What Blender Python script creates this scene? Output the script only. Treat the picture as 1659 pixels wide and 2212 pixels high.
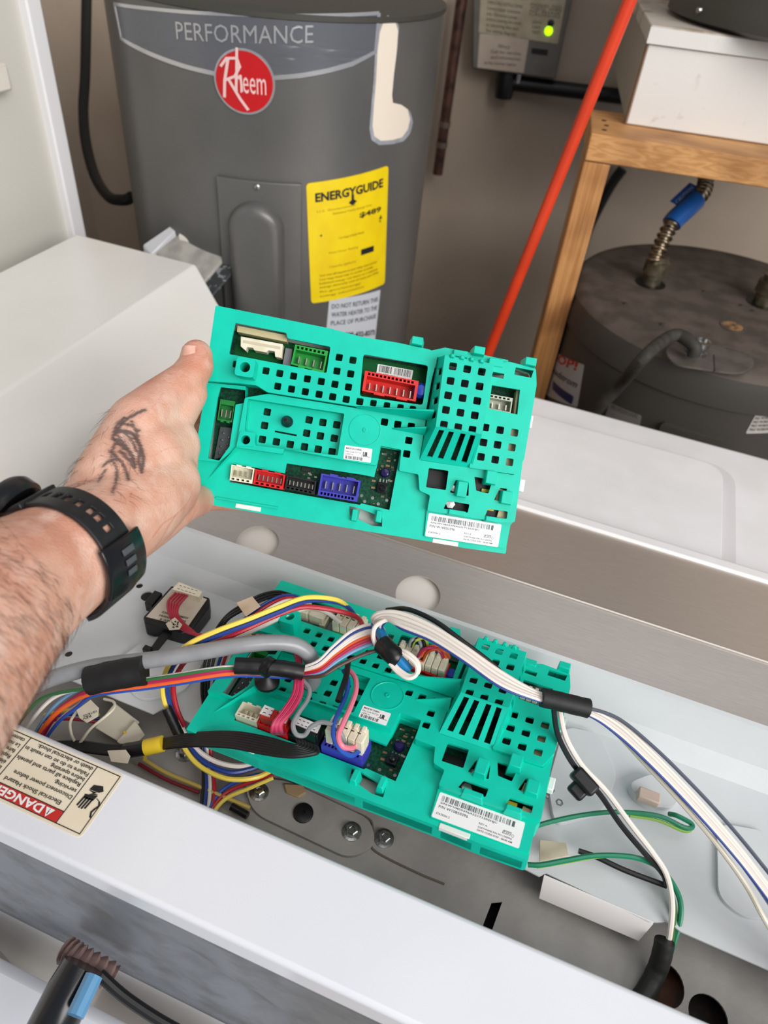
import bpy, bmesh, math, random
from mathutils import Vector, Matrix
from mathutils.geometry import tessellate_polygon

for o in list(bpy.data.objects): bpy.data.objects.remove(o)
S = bpy.context.scene
COL = S.collection
random.seed(7)

# ---------------------------------------------------------------- camera
FPX, IW, IH, CAMZ = 1533.0, 1659, 2212, 1.5
psi, pit, rho = math.radians(16.1), math.radians(42), math.radians(6.7)
_h = Vector((-math.sin(psi), math.cos(psi), 0)); _up = Vector((0, 0, 1))
CF = (_h*math.cos(pit) - _up*math.sin(pit)).normalized()
_u0 = _h*math.sin(pit) + _up*math.cos(pit); _r0 = CF.cross(_u0)
CU = _u0*math.cos(rho) - _r0*math.sin(rho)
CR = _r0*math.cos(rho) + _u0*math.sin(rho)
CC = Vector((0, 0, CAMZ))
cd = bpy.data.cameras.new('camera'); cam = bpy.data.objects.new('camera', cd); COL.objects.link(cam)
cam.matrix_world = Matrix(((CR.x, CU.x, -CF.x, CC.x), (CR.y, CU.y, -CF.y, CC.y), (CR.z, CU.z, -CF.z, CC.z), (0, 0, 0, 1)))
cd.sensor_fit = 'VERTICAL'; cd.sensor_height = 32.0; cd.lens = FPX/IH*32.0
cd.clip_start = 0.01; cd.clip_end = 50
cd.dof.use_dof = True; cd.dof.focus_distance = 0.545; cd.dof.aperture_fstop = 6.5
S.camera = cam

# ---------------------------------------------------------------- light
w = bpy.data.worlds.new('world'); S.world = w; w.use_nodes = True
bgn = w.node_tree.nodes['Background']; bgn.inputs[0].default_value = (0.80, 0.86, 1.0, 1); bgn.inputs[1].default_value = 0.30
def area(name, loc, target, size, size_y, power, col):
    l = bpy.data.lights.new(name, 'AREA'); l.shape = 'RECTANGLE'; l.size = size; l.size_y = size_y; l.energy = power; l.color = col
    o = bpy.data.objects.new(name, l); COL.objects.link(o); o.location = loc
    o.rotation_euler = (Vector(target)-Vector(loc)).to_track_quat('-Z', 'Y').to_euler()
    return o
area('garage_door_daylight', (2.7, -1.5, 2.9), (-0.3, 0.6, 1.0), 2.8, 2.0, 165, (1.0, 0.975, 0.945))
area('overhead_area', (0.4, 0.1, 2.9), (-0.1, 0.5, 1.0), 1.6, 1.6, 11, (1.0, 0.94, 0.88))  # weak warm area lamp overhead
S.view_settings.view_transform = 'Standard'; S.view_settings.look = 'None'
S.view_settings.gamma = 1.0; S.view_settings.use_curve_mapping = False
S.view_settings.exposure = 0.0

# ---------------------------------------------------------------- geometry helpers
def RAY(x, y): return CF + CR*((x-829.5)/FPX) + CU*((1106-y)/FPX)
def P(x, y, z):                      # image point at world height z
    d = RAY(x, y); return CC + d*((z-CAMZ)/d.z)
def D(x, y, dep): return CC + RAY(x, y)*dep
def PL(x, y, p0, n):
    d = RAY(x, y); p0 = Vector(p0); n = Vector(n); return CC + d*((p0-CC).dot(n)/d.dot(n))
def PX(p):
    q = Vector(p)-CC; return (829.5+FPX*q.dot(CR)/q.dot(CF), 1106-FPX*q.dot(CU)/q.dot(CF))

TM = {}
def put(o, parent):
    COL.objects.link(o)
    if parent is not None:
        o.parent = parent; TM[o] = TM[parent]
    else: TM[o] = Matrix()
    return o
def thing(name, label, cat, mat=None, group=None, kind=None):
    o = bpy.data.objects.new(name, None); COL.objects.link(o)
    m = mat if isinstance(mat, Matrix) else Matrix.Translation(mat if mat is not None else (0, 0, 0))
    o.matrix_world = m; TM[o] = m; o.empty_display_size = 0.02
    return tag(o, label, cat, group, kind)
def tag(o, label=None, cat=None, group=None, kind=None):
    if label: o['label'] = label
    if cat: o['category'] = cat
    if group: o['group'] = group
    if kind: o['kind'] = kind
    return o
def mkmesh(name, verts, faces, mat, smooth=False, ang=35):
    me = bpy.data.meshes.new(name); me.from_pydata([tuple(v) for v in verts], [], faces); me.update()
    bm = bmesh.new(); bm.from_mesh(me)
    bmesh.ops.recalc_face_normals(bm, faces=bm.faces); bm.to_mesh(me); bm.free()
    if smooth:
        me.polygons.foreach_set('use_smooth', [True]*len(me.polygons))
        me.set_sharp_from_angle(angle=math.radians(ang))
    if mat: me.materials.append(mat)
    return me
class MB:
    """collects geometry; world coordinates unless local=True at build"""
    def __init__(s): s.v = []; s.f = []
    def add(s, vs, fs):
        b = len(s.v); s.v += [Vector(v) for v in vs]; s.f += [tuple(i+b for i in f) for f in fs]; return s
    def box(s, c, sx, sy, sz, R=None):
        c = Vector(c); R = R or Matrix.Identity(3); vs = []
        for k in (-1, 1):
            for j in (-1, 1):
                for i in (-1, 1): vs.append(c + R @ Vector((i*sx/2, j*sy/2, k*sz/2)))
        return s.add(vs, [(0,2,3,1),(4,5,7,6),(0,1,5,4),(2,6,7,3),(0,4,6,2),(1,3,7,5)])
    def hexa(s, p):                  # 8 corners: bottom loop 0-3, top loop 4-7
        return s.add(p, [(3,2,1,0),(4,5,6,7),(0,1,5,4),(1,2,6,5),(2,3,7,6),(3,0,4,7)])
    def extr(s, loop, vec):          # any planar loop extruded by a vector
        n = len(loop); vec = Vector(vec); vs = [Vector(p) for p in loop]+[Vector(p)+vec for p in loop]
        tri = tessellate_polygon([[Vector(p) for p in loop]])
        fs = [tuple(t) for t in tri]+[tuple(i+n for i in reversed(t)) for t in tri]
        fs += [(i, (i+1) % n, (i+1) % n+n, i+n) for i in range(n)]
        return s.add(vs, fs)
    def tube(s, pts, r, seg=10, caps=True):
        pts = [Vector(p) for p in pts]; n = len(pts); rs = r if isinstance(r, (list, tuple)) else [r]*n
        vs = []; t0 = (pts[1]-pts[0]).normalized()
        a = Vector((0, 0, 1)) if abs(t0.z) < .9 else Vector((1, 0, 0)); nrm = t0.cross(a).normalized()
        for i, p in enumerate(pts):
            t = (pts[min(i+1, n-1)]-pts[max(i-1, 0)]).normalized()
            nrm = (nrm - t*nrm.dot(t)).normalized(); bn = t.cross(nrm)
            for k in range(seg):
                an = 2*math.pi*k/seg; vs.append(p+(nrm*math.cos(an)+bn*math.sin(an))*rs[i])
        fs = [(i*seg+k, i*seg+(k+1) % seg, (i+1)*seg+(k+1) % seg, (i+1)*seg+k) for i in range(n-1) for k in range(seg)]
        if caps: fs += [tuple(reversed(range(seg))), tuple(range((n-1)*seg, n*seg))]
        return s.add(vs, fs)
    def lathe(s, prof, org=(0, 0, 0), R=None, seg=24):
        org = Vector(org); R = R or Matrix.Identity(3); n = len(prof); vs = []
        for r, z in prof:
            for k in range(seg):
                an = 2*math.pi*k/seg; vs.append(org+R @ Vector((r*math.cos(an), r*math.sin(an), z)))
        fs = [(i*seg+k, i*seg+(k+1) % seg, (i+1)*seg+(k+1) % seg, (i+1)*seg+k) for i in range(n-1) for k in range(seg)]
        fs += [tuple(reversed(range(seg))), tuple(range((n-1)*seg, n*seg))]
        return s.add(vs, fs)
    def plate(s, outer, holes, zt, th, skirt=None, T=None):
        loops = [outer]+list(holes)
        tri = tessellate_polygon([[Vector((p[0], p[1], 0)) for p in l] for l in loops])
        fl = [p for l in loops for p in l]; n = len(fl)
        T = T or (lambda x, y, z: Vector((x, y, z)))
        vs = [T(p[0], p[1], zt) for p in fl]+[T(p[0], p[1], zt-th) for p in fl]
        fs = [tuple(t) for t in tri]+[tuple(i+n for i in reversed(t)) for t in tri]
        k = 0
        for li, l in enumerate(loops):
            m = len(l)
            if li == 0 and skirt:
                b = len(vs); vs += [T(p[0], p[1], zt-skirt) for p in l]
                fs += [(i, (i+1) % m, b+(i+1) % m, b+i) for i in range(m)]
            else:
                fs += [(k+i, k+(i+1) % m, k+(i+1) % m+n, k+i+n) for i in range(m)]
            k += m
        return s.add(vs, fs)
    def build(s, name, mat, parent=None, smooth=False, bevel=0, local=False, ang=35, seg=2):
        v = s.v
        if parent is not None and not local:
            inv = TM[parent].inverted(); v = [inv @ p for p in v]
        me = mkmesh(name, v, s.f, mat, smooth or bevel > 0, ang)
        o = put(bpy.data.objects.new(name, me), parent)
        if bevel:
            b = o.modifiers.new('bevel', 'BEVEL'); b.width = bevel; b.segments = seg; b.limit_method = 'ANGLE'; b.angle_limit = math.radians(38)
            b.harden_normals = False
        return o
def rpoly(pts, r, n=3):              # round the corners of a 2-D polygon
    out = []; m = len(pts); pts = [Vector((p[0], p[1])) for p in pts]
    for i in range(m):
        a, b, c = pts[i-1], pts[i], pts[(i+1) % m]
        d1 = (a-b); d2 = (c-b); rr = min(r, d1.length*.45, d2.length*.45)
        p1 = b+d1.normalized()*rr; p2 = b+d2.normalized()*rr
        for k in range(n+1):
            t = k/n; out.append((1-t)**2*p1+2*t*(1-t)*b+t*t*p2)
    return out
def spline(pts, n=8):                # Catmull-Rom through points
    pts = [Vector(p) for p in pts]; q = [2*pts[0]-pts[1]]+pts+[2*pts[-1]-pts[-2]]; out = []
    for i in range(1, len(q)-2):
        a, b, c, d = q[i-1], q[i], q[i+1], q[i+2]
        for k in range(n):
            t = k/n
            out.append(.5*((2*b)+(c-a)*t+(2*a-5*b+4*c-d)*t*t+(3*b-a-3*c+d)*t**3))
    out.append(q[-2]); return out
def frameZ(z, x=None):               # rotation matrix with given z axis
    z = Vector(z).normalized(); x = Vector(x) if x is not None else (Vector((1, 0, 0)) if abs(z.x) < .9 else Vector((0, 1, 0)))
    x = (x-z*x.dot(z)).normalized(); y = z.cross(x)
    return Matrix((x, y, z)).transposed()
_tc = {}
def text2d(body, h=None, wd=None, align='LEFT', bold=0.0, shear=0.0):
    key = (body, bold, shear)
    if key not in _tc:
        c = bpy.data.curves.new('t', 'FONT'); c.body = body; c.size = 1; c.offset = bold; c.shear = shear; c.resolution_u = 2
        o = bpy.data.objects.new('t', c); COL.objects.link(o)
        dg = bpy.context.evaluated_depsgraph_get(); me = o.evaluated_get(dg).to_mesh()
        _tc[key] = ([(v.co.x, v.co.y) for v in me.vertices], [tuple(p.vertices) for p in me.polygons])
        o.evaluated_get(dg).to_mesh_clear(); bpy.data.objects.remove(o); bpy.data.curves.remove(c)
    v, f = _tc[key]
    if not v: return [], []
    x0 = min(p[0] for p in v); x1 = max(p[0] for p in v); y0 = min(p[1] for p in v); y1 = max(p[1] for p in v)
    sy = (h/0.72) if h else wd/(x1-x0)
    sx = wd/(x1-x0) if wd else sy
    dx = {'LEFT': x0, 'CENTER': (x0+x1)/2, 'RIGHT': x1}[align]
    return [((p[0]-dx)*sx, p[1]*sy) for p in v], f
def decal(items, mapf, name, mat, parent):
    """items: list of (verts2d, faces, dx, dy); mapf maps 2-D to 3-D (world)"""
    mb = MB()
    for v, f, dx, dy in items: mb.add([mapf(p[0]+dx, p[1]+dy) for p in v], f)
    if not mb.v: return None
    return mb.build(name, mat, parent)
def rect2(x0, y0, x1, y1): return ([(x0, y0), (x1, y0), (x1, y1), (x0, y1)], [(0, 1, 2, 3)], 0, 0)
def poly2(pts):
    return ([(p[0], p[1]) for p in pts], [tuple(t) for t in tessellate_polygon([[Vector((p[0], p[1], 0)) for p in pts]])], 0, 0)
def barcode2(x0, y0, x1, y1, n, seed=1):
    r = random.Random(seed); out = []; st = (x1-x0)/n
    for i in range(n):
        if r.random() < .86:
            wd = st*r.uniform(.22, .8); out.append(rect2(x0+i*st, y0, x0+i*st+wd, y1))
    return out

# ---------------------------------------------------------------- materials
def lin(h):
    h = h.lstrip('#'); c = [int(h[i:i+2], 16)/255 for i in (0, 2, 4)]
    return tuple(((x/12.92) if x <= .04045 else ((x+.055)/1.055)**2.4) for x in c)+(1,)
MC = {}
def M(name, col, rough=.5, metal=0, c2=None, scale=30, detail=4, lo=.4, hi=.65, bump=0, bscale=None, coat=0, spec=.5, stretch=None, emit=0, rough2=None, trans=0):
    if name in MC: return MC[name]
    m = bpy.data.materials.new(name); m.use_nodes = True; nt = m.node_tree; b = nt.nodes['Principled BSDF']
    b.inputs['Base Color'].default_value = lin(col); b.inputs['Roughness'].default_value = rough; b.inputs['Metallic'].default_value = metal
    b.inputs['Specular IOR Level'].default_value = spec; b.inputs['Coat Weight'].default_value = coat
    if trans: b.inputs['Transmission Weight'].default_value = trans
    if emit:
        b.inputs['Emission Color'].default_value = lin(col); b.inputs['Emission Strength'].default_value = emit
    tc = nt.nodes.new('ShaderNodeTexCoord'); src = tc.outputs['Object']
    if stretch:
        mp = nt.nodes.new('ShaderNodeMapping'); mp.inputs['Scale'].default_value = stretch; nt.links.new(src, mp.inputs[0]); src = mp.outputs[0]
    if c2:
        nz = nt.nodes.new('ShaderNodeTexNoise'); nz.inputs['Scale'].default_value = scale; nz.inputs['Detail'].default_value = detail
        nt.links.new(src, nz.inputs['Vector'])
        mr = nt.nodes.new('ShaderNodeMapRange'); mr.inputs[1].default_value = lo; mr.inputs[2].default_value = hi
        nt.links.new(nz.outputs[0], mr.inputs[0])
        mx = nt.nodes.new('ShaderNodeMix'); mx.data_type = 'RGBA'; mx.inputs[6].default_value = lin(col); mx.inputs[7].default_value = lin(c2)
        nt.links.new(mr.outputs[0], mx.inputs[0]); nt.links.new(mx.outputs[2], b.inputs['Base Color'])
        if rough2 is not None:
            m2 = nt.nodes.new('ShaderNodeMapRange'); m2.inputs[3].default_value = rough; m2.inputs[4].default_value = rough2
            nt.links.new(mr.outputs[0], m2.inputs[0]); nt.links.new(m2.outputs[0], b.inputs['Roughness'])
    if bump:
        n2 = nt.nodes.new('ShaderNodeTexNoise'); n2.inputs['Scale'].default_value = bscale or scale; n2.inputs['Detail'].default_value = 5
        nt.links.new(src, n2.inputs['Vector'])
        bp = nt.nodes.new('ShaderNodeBump'); bp.inputs['Strength'].default_value = bump; bp.inputs['Distance'].default_value = .002
        nt.links.new(n2.outputs[0], bp.inputs['Height']); nt.links.new(bp.outputs[0], b.inputs['Normal'])
    MC[name] = m; return m
def wood(name, c1, c2, axis):
    if name in MC: return MC[name]
    m = bpy.data.materials.new(name); m.use_nodes = True; nt = m.node_tree; b = nt.nodes['Principled BSDF']; b.inputs['Roughness'].default_value = .6
    tc = nt.nodes.new('ShaderNodeTexCoord'); mp = nt.nodes.new('ShaderNodeMapping')
    mp.inputs['Scale'].default_value = tuple(.55 if a == axis else 26 for a in 'xyz'); nt.links.new(tc.outputs['Object'], mp.inputs[0])
    nz = nt.nodes.new('ShaderNodeTexNoise'); nz.inputs['Scale'].default_value = 3.5; nz.inputs['Detail'].default_value = 3; nz.inputs['Distortion'].default_value = .15
    nt.links.new(mp.outputs[0], nz.inputs['Vector'])
    wv = nt.nodes.new('ShaderNodeMath'); wv.operation = 'SINE'; ml = nt.nodes.new('ShaderNodeMath'); ml.operation = 'MULTIPLY'; ml.inputs[1].default_value = 34
    nt.links.new(nz.outputs[0], ml.inputs[0]); nt.links.new(ml.outputs[0], wv.inputs[0])
    mr = nt.nodes.new('ShaderNodeMapRange'); mr.inputs[1].default_value = -1; mr.inputs[2].default_value = 1; nt.links.new(wv.outputs[0], mr.inputs[0])
    mx = nt.nodes.new('ShaderNodeMix'); mx.data_type = 'RGBA'; mx.inputs[6].default_value = lin(c1); mx.inputs[7].default_value = lin(c2)
    nt.links.new(mr.outputs[0], mx.inputs[0])
    n2 = nt.nodes.new('ShaderNodeTexNoise'); n2.inputs['Scale'].default_value = 9; nt.links.new(tc.outputs['Object'], n2.inputs['Vector'])
    m2 = nt.nodes.new('ShaderNodeMix'); m2.data_type = 'RGBA'; m2.blend_type = 'MULTIPLY'; m2.inputs[7].default_value = (.62, .55, .5, 1)
    r2 = nt.nodes.new('ShaderNodeMapRange'); r2.inputs[1].default_value = .5; r2.inputs[2].default_value = .7; nt.links.new(n2.outputs[0], r2.inputs[0])
    nt.links.new(r2.outputs[0], m2.inputs[0]); nt.links.new(mx.outputs[2], m2.inputs[6]); nt.links.new(m2.outputs[2], b.inputs['Base Color'])
    MC[name] = m; return m
INK = M('ink_black', '#17171a', .6); WHT = M('label_white', '#eceaea', .5)
TEAL = M('teal_plastic', '#04cbb0', .40, c2='#03c3a9', scale=60, spec=.35, bump=.03, bscale=900)
WENAMEL = M('white_enamel', '#e6e5e6', .28, c2='#dfdedd', scale=14, coat=.2)
BLK = M('black_plastic', '#0d0d0f', .45)
STEEL = M('zinc_steel', '#b9bab8', .3, 1, c2='#8e908f', scale=300)
CREAM = M('cream_nylon', '#e8e1cc', .45, c2='#ddd3b8', scale=90)

# ================================================================ room
WD = Vector((1, .16, 0)).normalized(); WN = Vector((.16, -1, 0)).normalized()   # back wall direction and normal
W0 = Vector((0, 1.98, 0))
WALLM = M('wall_paint', '#c4b4a2', .85, c2='#b6a695', scale=3, bump=.15, bscale=60)
mb = MB(); c = W0 - WN*.05 + Vector((0, 0, 1.25))
mb.box(c, 4.2, .1, 2.7, Matrix((WD, -WN, Vector((0, 0, 1)))).transposed())
tag(mb.build('wall_back', WALLM), 'grey-beige painted wall behind the water heaters', None, kind='structure')
mb = MB(); mb.box((-1.55, .3, 1.25), .1, 3.2, 2.7)
tag(mb.build('wall_left', WALLM), 'grey-beige painted wall at the left end of the room', None, kind='structure')
mb = MB(); mb.box((0, 0, -.05), 4.4, 5.0, .1)
tag(mb.build('floor', M('concrete', '#8f877d', .85, c2='#6f675e', scale=5, bump=.3, bscale=80)), 'dusty concrete floor of the utility room', None, kind='structure')

# ================================================================ washing machine (long axis = world x)
WX0, WX1 = -.445, .33
wm = thing('washing_machine', 'white top-load washing machine with its rear control console opened up', 'washing machine', (0, .5, 0))
mb = MB(); mb.box(((WX0+WX1)/2, .525, .46), WX1-WX0, .80, .92); mb.build('cabinet', WENAMEL, wm, bevel=.006)
mb = MB(); mb.box(((WX0+WX1)/2, .655, .9345), WX1-WX0, .54, .029); mb.build('top_deck', WENAMEL, wm, bevel=.008, seg=3)
# lid with a border groove, its shade painted as a flat greyer plate
def rectr(x0, y0, x1, y1, r, n=6): return rpoly([(x0, y0), (x1, y0), (x1, y1), (x0, y1)], r, n)
mb = MB(); mb.plate(rectr(-.40, .60, .2045, .853, .03), [], .962, .010); mb.build('lid', WENAMEL, wm, bevel=.004, seg=3)
mb = MB(); mb.plate(rectr(-.415, .585, .225, .872, .04), [], .9500, .001); mb.build('lid_groove', M('groove_shade', '#d4d2d2', .35), wm)
# brushed-steel fascia sheet: a lower and an upper face meeting at a fold, two round knob openings
BR = M('brushed_steel', '#ddd6cf', .42, .85, c2='#cdc5bd', scale=40, stretch=(1.5, 60, 60), lo=.3, hi=.7)
def facequad(y0, z0, y1, z1):
    L = math.hypot(y1-y0, z1-z0); uy, uz = (y1-y0)/L, (z1-z0)/L
    return (lambda x, t, h: Vector((x, y0+uy*t-uz*h, z0+uz*t+uy*h))), L
T, L = facequad(.402, .985, .497, 1.0)
def circ(cx, cy, rx, n=32, ry=None): return [(cx+rx*math.cos(2*math.pi*k/n), cy+(ry or rx)*math.sin(2*math.pi*k/n)) for k in range(n)]
holes = []
FC = []
for px, py in ((556, 1172), (903, 1284)):
    q = PL(px, py, (0, .45, .9926), (0, -.156, .988)); t = (q.y-.402)*1.0123
    FC.append((q.x, t)); holes.append(circ(q.x, t, .0215, 32))
fa = MB(); fa.plate([(WX0+.01, 0), (WX1, 0), (WX1, L), (WX0+.01, L)], holes, 0, .0012, T=lambda x, y, z: T(x, y, z))
T2, L2 = facequad(.497, 1.0, .635, .975)
fa.plate([(WX0+.01, 0), (WX1, 0), (WX1, L2), (WX0+.01, L2)], [], 0, .0012, T=lambda x, y, z: T2(x, y, z))
fas = fa.build('fascia_sheet', BR, wm); fas['label'] = 'brushed steel fascia strip with two round openings'
mb = MB(); mb.tube([(WX0+.01, .497, 1.0), (WX1, .497, 1.0)], .0018, 8); mb.build('fold_bead', M('bead_steel', '#d8d2cc', .35, .8), wm, smooth=True)
for i, (x, t) in enumerate(FC):
    mb = MB(); mb.lathe([(.026, -.0075), (.026, -.0055)], T(x, t, 0), Matrix(((1, 0, 0), (0, .988, -.156), (0, .156, .988))), 32)
    mb.build('opening_backing', M('opening_white', '#efe9e2', .5), wm, smooth=True)
mb = MB(); mb.box(((WX0+WX1)/2, .642, .972), WX1-WX0-.01, .016, .012); mb.build('fascia_lip', WENAMEL, wm, bevel=.003)
# console tray
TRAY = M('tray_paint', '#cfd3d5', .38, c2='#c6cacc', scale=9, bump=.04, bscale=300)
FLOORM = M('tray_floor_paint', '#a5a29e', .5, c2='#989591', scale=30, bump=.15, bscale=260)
TZ = .985
def pz(x, y, z=TZ): q = P(x, y, z); return (q.x, q.y)
hl = [circ(*pz(318, 1288), .0058, 20), circ(*pz(301, 1265), .0032, 14), circ(*pz(148, 1412), .0032, 14), circ(*pz(1386, 1680+40), .004, 14)]
mb = MB()
ne = [(WX0+.01, .243), pz(330, 1542), pz(352, 1530), pz(480, 1597), pz(640, 1660), pz(1120, 1870), pz(1165, 1893), pz(1180, 1886), pz(1402, 1992), pz(1445, 1992), pz(1470, 2012), (WX1, .238)]
tr = ne+[(WX1, .372), (WX0+.01, .372)]
mb.plate(tr, hl, TZ, .0015)
for a, b in (((.372, TZ), (.384, .999)), ((.384, .999), (.398, 1.028)), ((.398, 1.028), (.402, 1.0285)), ((.402, 1.0285), (.403, .985))):
    mb.hexa([Vector((WX0+.01, a[0], a[1]-.0015)), Vector((WX1, a[0], a[1]-.0015)), Vector((WX1, b[0], b[1]-.0015)), Vector((WX0+.01, b[0], b[1]-.0015)),
             Vector((WX0+.01, a[0], a[1])), Vector((WX1, a[0], a[1])), Vector((WX1, b[0], b[1])), Vector((WX0+.01, b[0], b[1]))])
mb.build('console_tray', TRAY, wm)
mb = MB(); a = P(1174, 1893, TZ); b = P(1412, 1996, TZ)
mb.hexa([a+Vector((0, 0, -.0005)), b+Vector((0, 0, -.0005)), b+Vector((-.004, -.008, -.016)), a+Vector((.002, -.009, -.016)),
         a+Vector((0, .0015, .0005)), b+Vector((0, .0015, .0005)), b+Vector((-.004, -.0065, -.015)), a+Vector((.002, -.0075, -.015))])
mb.build('bent_flange', M('flange_paint', '#dcd8d6', .4), wm, bevel=.0005)
# lower floor of the console with its raised pad, slot and cable holes
FZ = .957
slot = [pz(1062, 1950, FZ), pz(1085, 1948, FZ), pz(1062, 2012, FZ), pz(1042, 2002, FZ)]
h1 = circ(*pz(1438, 2128, FZ), .0125, 24, .014); h2 = circ(*pz(1530, 2195, FZ), .013, 24)
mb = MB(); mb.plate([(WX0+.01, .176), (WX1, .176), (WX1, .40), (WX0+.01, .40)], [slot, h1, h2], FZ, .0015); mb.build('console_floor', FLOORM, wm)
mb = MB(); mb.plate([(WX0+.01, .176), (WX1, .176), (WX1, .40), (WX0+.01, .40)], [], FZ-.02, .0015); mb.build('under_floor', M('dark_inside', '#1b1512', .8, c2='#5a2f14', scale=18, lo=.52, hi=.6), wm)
pad = rpoly([pz(525, 1685, FZ), pz(620, 1690, FZ), pz(800, 1775, FZ), pz(812, 1830, FZ), pz(755, 1860, FZ), pz(545, 1760, FZ)], .012, 5)
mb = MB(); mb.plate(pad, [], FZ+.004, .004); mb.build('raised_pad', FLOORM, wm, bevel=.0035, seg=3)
mb = MB(); pts = [P(x, y, FZ+.0005) for x, y in ((620, 1690), (700, 1735), (790, 1765), (805, 1790), (800, 1818), (815, 1842), (900, 1885), (960, 1910))]
mb.tube(spline(pts, 6), .0009, 6); mb.build('pressed_seam', M('seam_dark', '#6b6158', .7), wm, smooth=True)
def screw(px, py, z, parent=wm, r=.0055):
    p = P(px, py, z); mb = MB()
    mb.lathe([(r*1.35, 0), (r*1.35, .001), (r*.98, .0015)], p, None, 20)
    mb.lathe([(r*.85, .0014), (r*.85, .0046), (r*.7, .0053), (r*.45, .0053), (r*.35, .0042)], p, None, 6)
    mb.build('screw', STEEL, parent)
for x, y, z in ((560, 1712, FZ+.004), (760, 1797, FZ+.004), (830, 1812, FZ), (400, 1628, FZ)): screw(x, y, z)
for x, y in ((1205, 1740), (1187, 1712)): screw(x, y, TZ, r=.004)
p = P(655, 1757, FZ+.004); mb = MB(); mb.lathe([(.0078, 0), (.0078, .0012), (.0066, .002), (.0016, .0022), (.0013, .0012)], p, None, 24)
mb.build('rubber_plug', BLK, wm, smooth=True)
mb = MB(); mb.extr([P(612, 1692, FZ+.006), P(655, 1694, FZ+.006), P(662, 1712, FZ+.006), P(645, 1722, FZ+.006), P(618, 1712, FZ+.006)], (0, 0, -.004))
mb.build('paper_tape', M('tan_tape', '#a8906a', .7), wm, bevel=.001)
# pressed bosses in the tray (raised pads and ridges)
for poly, hgt in (([(1215, 1575), (1290, 1590), (1330, 1680), (1300, 1760), (1195, 1790), (1180, 1700)], .005), ([(1345, 1705), (1405, 1680), (1460, 1710), (1452, 1758), (1390, 1752)], .009)):
    mb = MB(); mb.plate(rpoly([pz(*q) for q in poly], .01, 5), [], TZ+hgt, hgt); mb.build('pressed_boss', TRAY, wm, bevel=hgt*.75, seg=4)
mb = MB(); mb.box(P(1400, 1722, TZ+.013), .016, .009, .008); mb.build('wire_clip', M('clip_pink', '#c9b3a6', .5), wm, bevel=.001)
mb = MB(); mb.plate(rpoly([pz(1545, 1780), pz(1659, 1800), pz(1700, 1990), pz(1600, 1985), pz(1548, 1940)], .012, 5), [], TZ+.003, .003); mb.build('pressed_boss', TRAY, wm, bevel=.0025, seg=3)
mb = MB(); q = [P(*a, TZ) for a in ((240, 1440), (330, 1375), (465, 1395), (400, 1500), (300, 1520))]
mb.plate(rpoly([(v.x, v.y) for v in q], .012, 5), [], TZ+.003, .003); mb.build('pressed_boss', TRAY, wm, bevel=.0025, seg=3)
# rear rail (white) and galvanised rear panel
RAIL = M('white_rail', '#e4e7ed', .32, c2='#dfe3ea', scale=8, coat=.15)
mb = MB(); mb.plate([(WX0, .113), (WX1, .113), (WX1, .178), (WX0, .178)], [], 1.03, .026); mb.build('rear_rail', RAIL, wm, bevel=.0035, seg=3)
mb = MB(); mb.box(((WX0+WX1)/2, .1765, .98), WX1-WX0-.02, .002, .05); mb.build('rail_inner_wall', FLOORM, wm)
GALV = M('galvanised', '#8b9096', .48, .55, c2='#6d6b69', scale=26, lo=.45, hi=.8, bump=.45, bscale=30, rough2=.65)
mb = MB(); nx, nz = 60, 16; vs = []; rr = random.Random(3)
dents = [(-.235, .965, .012, .004), (-.135, .93, .018, .006), (-.115, .91, .012, .005), (-.09, .90, .02, .007), (-.20, .93, .008, .003), (-.075, .875, .015, .005)]
for j in range(nz+1):
    for i in range(nx+1):
        x = WX0+(WX1-WX0)*i/nx; z = 1.004-.216*j/nz; y = .1165
        for dx, dz, dr, dd in dents: y += dd*math.exp(-((x-dx)**2+(z-dz)**2)/dr**2)
        vs.append((x, y, z))
mb.add(vs, [(j*(nx+1)+i, j*(nx+1)+i+1, (j+1)*(nx+1)+i+1, (j+1)*(nx+1)+i) for j in range(nz) for i in range(nx)])
gp = mb.build('rear_panel', GALV, wm, smooth=True); gp['label'] = 'dented galvanised rear panel'
sm = gp.modifiers.new('solid', 'SOLIDIFY'); sm.thickness = .0015; sm.offset = 0

# ---- warning label on the rail (reads upside down from here)
lb = MB(); LZ = 1.0303
lx1, ly1, ly0, lx0 = -.2105, .1741, .1281, WX0+.005
lb.plate(rectr(lx0, ly0, lx1, ly1, .004), [], LZ, .0003)
wl = lb.build('warning_label', M('label_cream', '#e9dfc9', .5, c2='#e2d6bc', scale=25), wm)
HY = ly1-ly0
fl = lambda s, t: Vector((lx1-s, ly1-t, LZ+.00025))     # s from the right end leftwards, t from the far edge
def f2(s, t, e=0): return fl(s, t)+Vector((0, 0, e))
b = .0018; lw = .0006
S1 = .0199; S2 = .0745                                   # dividers
frame = [rect2(b, b, .2, b+lw), rect2(b, HY-b-lw, .2, HY-b), rect2(b, b, b+lw, HY-b), rect2(S1, b, S1+lw, HY-b), rect2(S2, b, S2+lw, HY-b), rect2(S1, .0357, .2, .0363)]
decal(frame, lambda s, t: f2(s, t), 'label_rule', INK, wl)
decal([rect2(S1+lw, .0363, .2, HY-b-lw)], lambda s, t: f2(s, t), 'danger_bar', M('danger_red', '#c0271d', .5), wl)
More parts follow.
